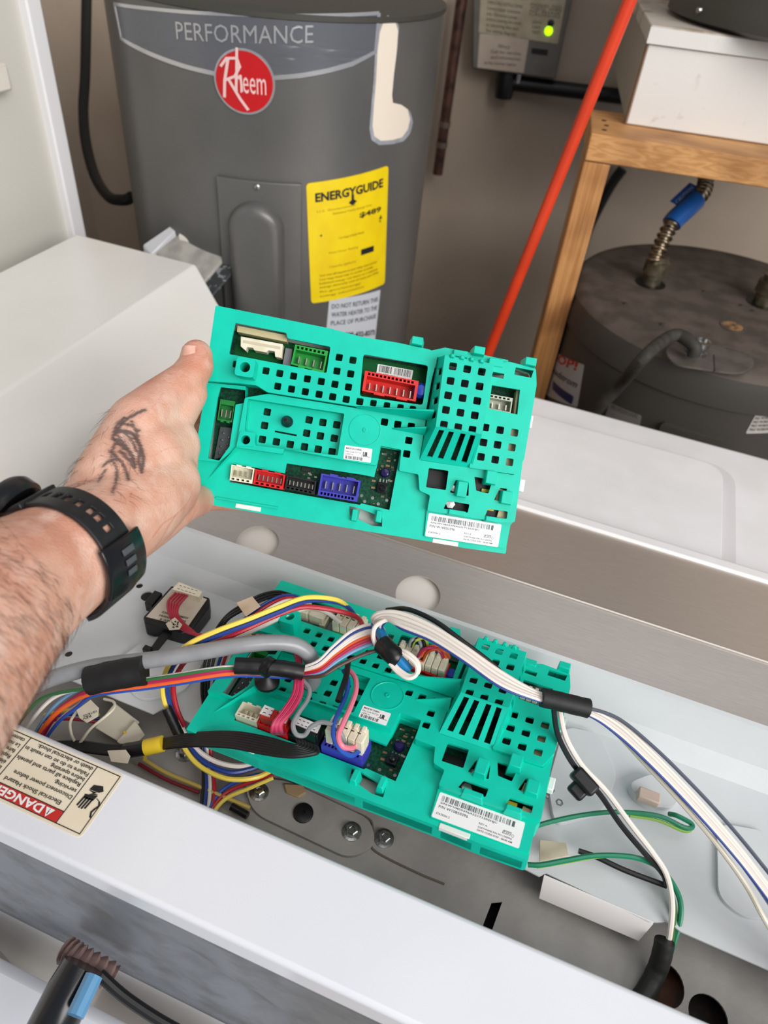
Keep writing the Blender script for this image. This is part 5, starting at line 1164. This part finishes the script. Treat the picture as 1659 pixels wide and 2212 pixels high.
qG = (c4(985, 428), c4(1282, 488), c4(1242, 682), c4(945, 606))
pg = plug(lo_, 'cream_plug', qG, -6, 10, 4, CREAM); pg['label'] = 'cream plug on the green socket'; slits(pg, qG, 10.2, 1, 4)
pg = plug(lo_, 'cream_latch', (c4(495, 335), c4(880, 405), c4(860, 560), c4(480, 480)), -6, 4, 2, CREAM, .1, .95, .1, .85); pg['label'] = 'cream latch over the flat socket'
# lower strands running under the board
for k, (col, dx) in enumerate(((NB, 0), (WT, 6), (RD, 13), (BK, -5))):
    wire(lo_, [(440+dx, 1600, .985), (444+dx, 1650, .972), (446+dx*1.3, 1700, .966), (440+dx*1.5, 1760, .963)], .0015, col)
for k, (col, dy) in enumerate(((BLU, 0), (RD, 12), (YW, 24))):
    wire(lo_, [(590, 1668+dy*.5, .974), (540, 1678+dy, .970), (490, 1700+dy, .966), (462, 1730+dy, .964), (440, 1770+dy, .963)], .0016, col)
wire(lo_, [(310, 1640, .968), (360, 1670, .966), (420, 1695, .965), (480, 1720, .965), (540, 1745, .964)], .0016, 'c9b25a'); wire(lo_, [(300, 1650, .966), (360, 1684, .965), (430, 1712, .964)], .0015, '7c1a24')
sleeve(lo_, [(500, 1742, .966), (535, 1762, .966)], .003, '101012', 'black_sleeve')

# --- black bundle to the black socket, with yellow band and white tag
bb_ = thing('black_harness', 'flat bundle of black wires with a yellow band beside the warning label', 'wire harness', P(450, 1600, 1.02))
for k in range(7):
    o = (k-3)
    wire(bb_, [(90, 1612+o*2, .972), (170, 1612+o*3, .978), (240, 1620+o*3, .985), (300, 1617+o*3, .990), (350, 1607+o*3, .996), (420, 1598+o*4.0, 1.020), (500, 1598+o*5.0, 1.036), (570, 1610+o*5.5, 1.045), (630, 1622+o*4, 1.050), (664+o*6, 1618+o*3, 1.050), (664+o*7, 1606+o*3.4, 1.046)], .0016, BK)
sleeve(bb_, [(314, 1615, .994), (352, 1606, .998)], .0062, 'e0c02c', 'yellow_band')
sleeve(bb_, [(270, 1622, .989), (314, 1615, .993)], .0058, '101012', 'tape_wrap')
TAGM = M('tag_paper', '#ded6c4', .6, c2='#d3c9b4', scale=60)
tgq = quad_tag(bb_, [(232, 1622), (272, 1620), (282, 1634), (276, 1650), (240, 1646)], .996, 'paper_tag', TAGM)
pg = plug(bb_, 'black_plug', qK, -6, 6, 1, BLK, .03, .97, .06, .94, False)
mb = MB(); cs = [uvq(qK, .08, .72), uvq(qK, .95, .72), uvq(qK, .95, .10), uvq(qK, .08, .10)]; mb.hexa([LB(*q, 6) for q in cs]+[LB(*q, 7) for q in cs]); mb.build('plug_face', WHT, pg); slits(pg, qK, 7.2, 2, 6)

# --- black, blue, red strands with a paper flag behind the board
tb = thing('tagged_harness', 'thin black, blue and red strands with a cream paper flag near the sensor', 'wire harness', P(535, 1310, 1.04))
for k, col in enumerate((BK, BK, BK)):
    wire(tb, [(627+k*3, 1284+k*5, 1.035), (600, 1278+k*5, 1.045), (565, 1285+k*6, 1.05), (530, 1303+k*6, 1.05), (490, 1330+k*5, 1.04), (462+k*8, 1370, 1.025), (445+k*9, 1420, 1.01), (436+k*7, 1480, .998), (440+k*6, 1530, .99)], .0013, col)
for k, col in enumerate((NB, RD, WT)):
    wire(tb, [(660+k*6, 1296+k*5, 1.030), (630, 1286+k*5, 1.042), (600, 1290+k*7, 1.048), (560, 1312+k*8, 1.046), (520, 1345+k*6, 1.036), (498+k*8, 1380, 1.024), (475+k*10, 1425, 1.01), (462+k*8, 1480, .998)], .0013, col)
mb = MB(); sl_ = spline([P(512, 1302, 1.055), P(530, 1312, 1.060), P(545, 1322, 1.060), P(560, 1322, 1.055)], 4); ax_ = (P(555, 1285, 1.058)-P(530, 1312, 1.058)).normalized()*.012
mb.hexa([P(510, 1302, 1.052), P(531, 1332, 1.052), P(563, 1310, 1.053), P(545, 1288, 1.053), P(510, 1302, 1.054), P(531, 1332, 1.054), P(563, 1310, 1.055), P(545, 1288, 1.055)]); mb.build('paper_flag', M('flag_paper', '#e0c9ae', .6, c2='#d5bb9d', scale=90), tb, bevel=.0004)

# --- red-wired position sensor at the left
sn = thing('position_sensor', 'black sensor module with a cream label plate and a white plug of red wires', 'sensor', P(385, 1325, TZ))
sz = 1.003
body = [P(*q, sz) for q in ((370, 1265), (453, 1292), (452, 1312), (413, 1362), (392, 1368), (312, 1345), (309, 1332))]
mb = MB(); mb.extr(body, (0, 0, -.0165)); mb.build('sensor_body', BLK, sn, bevel=.0012)
mb = MB(); mb.extr([P(*q, sz+.0006) for q in ((372, 1270), (447, 1294), (405, 1354), (316, 1332))], (0, 0, -.001)); pl_ = mb.build('label_plate', M('plate_cream', '#d8cfbf', .5, c2='#cfc5b3', scale=60), sn)
ux = (P(316, 1332, sz+.001)-P(405, 1354, sz+.001)).normalized(); uy = (P(405, 1354, sz+.001)-P(447, 1294, sz+.001)).normalized()
o_ = P(398, 1338, sz+.0009)
for k, (tx, w_, x_) in enumerate((('ASSEMBLED IN MEXICO', .0245, 0), ('SDT 22-5W01', .0245, 0), ('REV. E', .010, .012))):
    v, f = text2d(tx, .0021, w_, 'LEFT', .02); oo = P(408-k*5, 1334+k*7, sz+.0009)
    decal([(v, f, x_, 0)], lambda x, y: oo+ux*x+uy*y, 'plate_text', M('ink_brown2', '#4a4138', .5), pl_)
mb = MB(); wz = sz+.010
mb.hexa([P(x, y, sz) for x, y in ((374, 1283), (432, 1302), (440, 1290), (382, 1268))]+[P(x, y, wz) for x, y in ((371, 1272), (430, 1290), (437, 1277), (386, 1256))]); wp = mb.build('white_plug', CREAM, sn, bevel=.0006)
mb = MB()
for r in range(2):
    for c_ in range(5):
        x = 388+c_*8.3-r*5; y = 1264+c_*2.6+r*6.5; mb.add([P(x, y, wz+.0002), P(x+5.5, y+1.7, wz+.0002), P(x+5.3, y+2.6, wz+.0002), P(x-.2, y+.9, wz+.0002)], [(0, 1, 2, 3)])
mb.build('plug_slits', INK, wp)
mb = MB(); mb.hexa([P(x, y, sz-.014) for x, y in ((352, 1362), (372, 1368), (332, 1418), (316, 1412))]+[P(x, y, sz-.004) for x, y in ((352, 1362), (372, 1368), (332, 1418), (316, 1412))]); mb.build('lever_arm', BLK, sn, bevel=.0008)
mb = MB(); mb.box(P(320, 1408, sz-.006), .007, .005, .011); mb.build('lever_hook', BLK, sn, bevel=.0006)
mb = MB(); mb.box(P(333, 1300, sz-.009), .008, .016, .012); mb.build('side_lug', BLK, sn, bevel=.0008)
rp = [(392, 1284, 1.009), (376, 1302, 1.017), (374, 1325, 1.018), (386, 1345, 1.016), (410, 1364, 1.016), (440, 1378, 1.018), (480, 1386, 1.022), (520, 1382, 1.030), (560, 1378, 1.036), (590, 1382, 1.03)]
for k in range(5): wire(sn, [(x+(k-2)*(6.4 if i < 2 else 4.2 if i < 4 else 3.0 if i < 5 else .6), y+(k-2)*(1.2 if i < 2 else -.6 if i < 5 else 3), z) for i, (x, y, z) in enumerate(rp)], .0012, RD if k % 2 else 'a62a44', 'red_wire')
fl_ = quad_tag(sn, [(358, 1348), (378, 1334), (394, 1350), (388, 1360), (366, 1362)], 1.021, 'paper_flag', TAGM)
mb = MB()
rf = random.Random(2)
for k in range(22):
    x = 364+rf.random()*20; y = 1341+rf.random()*15; w_ = rf.uniform(1, 3.4); h_ = rf.uniform(.8, 2.2); mb.add([P(x, y, 1.0219), P(x+w_, y-w_*.5, 1.0219), P(x+w_+h_*.4, y-w_*.5+h_, 1.0219), P(x+h_*.4, y+h_, 1.0219)], [(0, 1, 2, 3)])
mb.build('flag_print', INK, fl_)
quad_tag(sn, [(531, 1371), (570, 1371), (568, 1382), (532, 1385)], 1.037, 'yellow_tag', M('tag_yellow_black', '#c9a52c', .5, c2='#1a1712', scale=260, lo=.48, hi=.54))

# --- blue splice with tape, and the white wires leading right
wh_ = thing('white_harness', 'white wires arching right over the vented tower into a black sleeve', 'wire harness', P(950, 1370, 1.08))
wb = [(812, 1352, 1.075), (806, 1338, 1.083), (822, 1327, 1.090), (865, 1331, 1.095), (930, 1358, 1.098), (1000, 1402, 1.098), (1080, 1458, 1.094), (1165, 1502, 1.088), (1265, 1530, 1.082), (1330, 1560, 1.076), (1400, 1624, 1.068), (1480, 1706, 1.058), (1560, 1795, 1.048), (1625, 1875, 1.04), (1700, 1980, 1.03), (1790, 2130, 1.0), (1830, 2230, .975)]
for col, dx, dy, r in ((WT, 0, -6, .0019), (WT, 4, 4, .0019), ('d8cfc6', 8, 13, .0019), (WT, 16, 22, .0018), (NB, 20, 28, .0009)):
    wire(wh_, [(x+dx*(1 if i < 3 else .15), y+dy*(1 if i > 2 else .5)*(.5 if 6 < i < 9 else 1), z) for i, (x, y, z) in enumerate(wb)], r, col)
wire(wh_, [(835, 1318, 1.080), (880, 1316, 1.090), (940, 1342, 1.094), (1000, 1386, 1.093), (1060, 1432, 1.088), (1100, 1470, 1.08)], .0019, BK)
wire(wh_, [(1265, 1528, 1.084), (1335, 1552, 1.079), (1410, 1612, 1.071), (1490, 1690, 1.061), (1570, 1776, 1.051), (1640, 1860, 1.043), (1700, 1940, 1.035), (1800, 2100, 1.0), (1835, 2200, .975)], .0013, '4e5664')
wire(wh_, [(1265, 1535, 1.080), (1330, 1572, 1.074), (1395, 1634, 1.066), (1475, 1716, 1.056), (1550, 1800, 1.046), (1615, 1885, 1.038), (1680, 1980, 1.03), (1780, 2140, 1.0), (1825, 2240, .975)], .0013, '7f93c4')
wire(wh_, [(1265, 1537, 1.078), (1325, 1578, 1.072), (1390, 1646, 1.064), (1470, 1732, 1.054), (1545, 1820, 1.044), (1610, 1910, 1.036), (1660, 2000, 1.03), (1760, 2150, 1.0), (1815, 2250, .975)], .0017, 'ddd6c4')
sleeve(wh_, [(1170, 1506, 1.088), (1220, 1518, 1.086), (1270, 1530, 1.083)], .0068, '0e0e10', 'black_sleeve', rough=.7)
# splice
sleeve(wh_, [(812, 1348, 1.074), (830, 1382, 1.078), (852, 1415, 1.078), (884, 1450, 1.072)], .0042, '1578b4', 'blue_splice', rough=.25)
sleeve(wh_, [(826, 1392, 1.078), (846, 1412, 1.080), (860, 1422, 1.078)], .0074, '0a0a0b', 'tape_wrap', rough=.25)
for k, (dx, dy) in enumerate(((0, 0), (-4, 5))):
    wire(wh_, [(858+dx, 1402+dy, 1.082), (880+dx, 1410+dy, 1.084), (902+dx, 1430+dy, 1.082), (903+dx, 1452+dy, 1.078), (885+dx, 1460+dy, 1.076), (862+dx, 1446+dy, 1.076), (846+dx, 1428+dy, 1.078)], .0016, WT)
wire(wh_, [(815, 1400, 1.078), (806, 1375, 1.082), (812, 1352, 1.086), (840, 1338, 1.09), (875, 1342, 1.09)], .0018, WT)
# plugs on the red socket with their wires
qT = (c5(35, 478), c5(492, 568), c5(465, 742), c5(8, 650))
pg = plug(wh_, 'cream_plug', qT, -4, 9, 3, CREAM, .02, .42); pg['label'] = 'left cream plug on the red socket'
pg = plug(wh_, 'cream_plug', qT, -4, 9, 4, CREAM, .48, .98); pg['label'] = 'right cream plug on the red socket'
for k, (col, dx) in enumerate((('9a9a9e', 0), (BK, 8), ('a9b83a', 14))):
    wire(wh_, [(902+dx, 1425-k, 1.055), (910+dx, 1400, 1.066), (902+dx, 1380, 1.07), (888+dx*.6, 1384, 1.07), (884+dx*.5, 1396, 1.06)], .0013, col)
for k, (col, dx) in enumerate(((OR, 0), (MG, -7), ('b8481e', 6))):
    wire(wh_, [(905+dx, 1430, 1.05), (918+dx, 1404+k*2, 1.066), (940+dx, 1396+k*3, 1.07), (958+dx, 1406+k*2, 1.068), (964+dx, 1420, 1.06)], .0014, col)
pg = plug(wh_, 'pale_plug', (c5(1098, 668), c5(1302, 706), c5(1282, 838), c5(1088, 800)), -4, 3, 4, M('plug_pale', '#c9c9b4', .5))

# --- mains lead: black and white pair with clip, ground wires, lower sleeve
ml = thing('mains_lead', 'black and white pair with a black clip and green ground wire at right', 'power lead', P(1300, 1720, 1.02))
wire(ml, [(1196, 1512, 1.082), (1198, 1550, 1.072), (1206, 1590, 1.062), (1228, 1635, 1.052), (1252, 1668, 1.044), (1296, 1716, 1.034), (1340, 1780, 1.024), (1390, 1840, 1.014), (1430, 1885, 1.004), (1440, 1912, .998)], .0020, BK)
wire(ml, [(1208, 1516, 1.080), (1212, 1552, 1.072), (1222, 1592, 1.062), (1244, 1634, 1.052), (1266, 1664, 1.046), (1310, 1710, 1.036), (1362, 1780, 1.026), (1410, 1842, 1.016), (1440, 1890, 1.008), (1452, 1950, .998), (1448, 2010, .985), (1438, 2060, .972)], .0020, WT)
mb = MB(); cR = frameZ((P(1290, 1715, 1.04)-P(1240, 1660, 1.045)).normalized()); mb.box(P(1262, 1688, 1.043), .010, .013, .019, cR); mb.box(P(1250, 1705, 1.036), .012, .009, .012, cR); mb.build('wire_clip', BLK, ml, bevel=.002)
wire(ml, [(1140, 1868, 1.0), (1170, 1868, 1.002), (1225, 1858, 1.004), (1290, 1848, 1.006), (1370, 1852, 1.006), (1425, 1876, 1.0), (1462, 1925, .994), (1471, 1975, .988), (1455, 2040, .976), (1440, 2080, .968)], .0019, GN)
wire(ml, [(1160, 1873, .999), (1225, 1862, 1.002), (1290, 1851, 1.004), (1340, 1850, 1.004)], .0012, '8fae3f')
wire(ml, [(1250, 1838, .994), (1290, 1852, .994), (1350, 1880, .994), (1440, 1914, .995)], .0020, BK)
wire(ml, [(1446, 1912, .997), (1456, 1960, .99), (1452, 2020, .98), (1444, 2070, .97)], .0018, '3a6a2a')
sleeve(ml, [(1436, 2032, .983), (1428, 2070, .974), (1415, 2105, .966), (1390, 2150, .961), (1350, 2200, .960)], .0066, '1a1a18', 'black_sleeve', rough=.5)
gw = thing('ground_wire', 'single green ground wire bowed out beside the board right end', 'wire', P(1330, 1755, 1.0))
wire(gw, [(1150, 1790, .998), (1175, 1779, 1.0), (1250, 1762, 1.004), (1330, 1754, 1.006), (1420, 1762, 1.004), (1475, 1786, 1.0), (1494, 1788, .998), (1492, 1778, .998), (1462, 1762, .999), (1445, 1758, .995)], .0018, GN)
wire(gw, [(1360, 1762, 1.004), (1420, 1772, 1.002), (1475, 1795, .998), (1492, 1794, .997)], .0012, '7fae4a')
# paper tag under the board
mb = MB(); mb.extr([P(x, y, .992) for x, y in ((1165, 1815), (1222, 1822), (1228, 1850), (1165, 1862))], (0, 0, .001)); tag(mb.build('paper_slip', M('slip_tan', '#cbbfa8', .6, c2='#bdb098', scale=80), bevel=.0003), 'tan paper slip poking out beside the board lower right corner', 'tag')

# --- white in-line connector with tag at lower left
ic_ = thing('inline_connector', 'white in-line connector block with a paper tag behind the warning label', 'connector', P(250, 1565, .97))
def pb(pts, z0, z1, nm, mat, par, bev=.0008):
    mb = MB(); mb.hexa([P(x, y, z0) for x, y in pts]+[P(x, y, z1) for x, y in pts]); return mb.build(nm, mat, par, bevel=bev)
CN = M('connector_white', '#cfcab8', .45)
pb(((205, 1572), (262, 1606), (302, 1560), (248, 1518)), .962, .980, 'connector_block', CN, ic_)
cb2 = pb(((252, 1602), (280, 1622), (314, 1588), (292, 1556)), .962, .985, 'socket_shell', CN, ic_)
for k in range(3):
    for j in range(2):
        x = 262+k*9+j*12; y = 1594-k*11+j*9; pb(((x, y), (x+6, y+4), (x+10, y), (x+4, y-4)), .9835, .9838, 'socket_hole', INK, cb2, 0)
tq = quad_tag(ic_, [(165, 1535), (196, 1512), (214, 1530), (212, 1548), (188, 1562), (172, 1552)], .995, 'paper_tag', TAGM)
for k, tx in enumerate(('10/16/22', 'REV A')):
    v, f = text2d(tx, .0022, .011, 'LEFT', .01); o2 = P(208-k*12, 1534+k*10, .9958); u_ = (P(170, 1545, .9958)-P(208, 1530, .9958)).normalized(); u2 = (P(200, 1560, .9958)-P(190, 1530, .9958)).normalized()
    decal([(v, f, 0, 0)], lambda x, y: o2+u_*x*.9+u2*y, 'tag_text', INK, tq)
wire(ic_, [(225, 1510, .99), (245, 1516, .995), (246, 1530, .997), (225, 1550, .996), (195, 1575, .990), (175, 1602, .980), (166, 1606, .975)], .0011, 'ddd6c0', 'white_strap')
wire(ic_, [(165, 1538, .99), (152, 1560, .99), (154, 1585, .985), (163, 1605, .976)], .0011, 'ddd6c0', 'white_strap')
wire(ic_, [(268, 1580, .985), (282, 1600, .98), (300, 1616, .974), (315, 1640, .968)], .0016, 'c9a82c', 'yellow_wire')
for k, (col, dy) in enumerate((('c9b03c', 0), (NB, 8), ('8c1f30', 16))):
    wire(ic_, [(95, 1545+dy, .975), (125, 1538+dy, .978), (165, 1533+dy*1.3, .978), (215, 1545+dy, .972)], .0014, col)
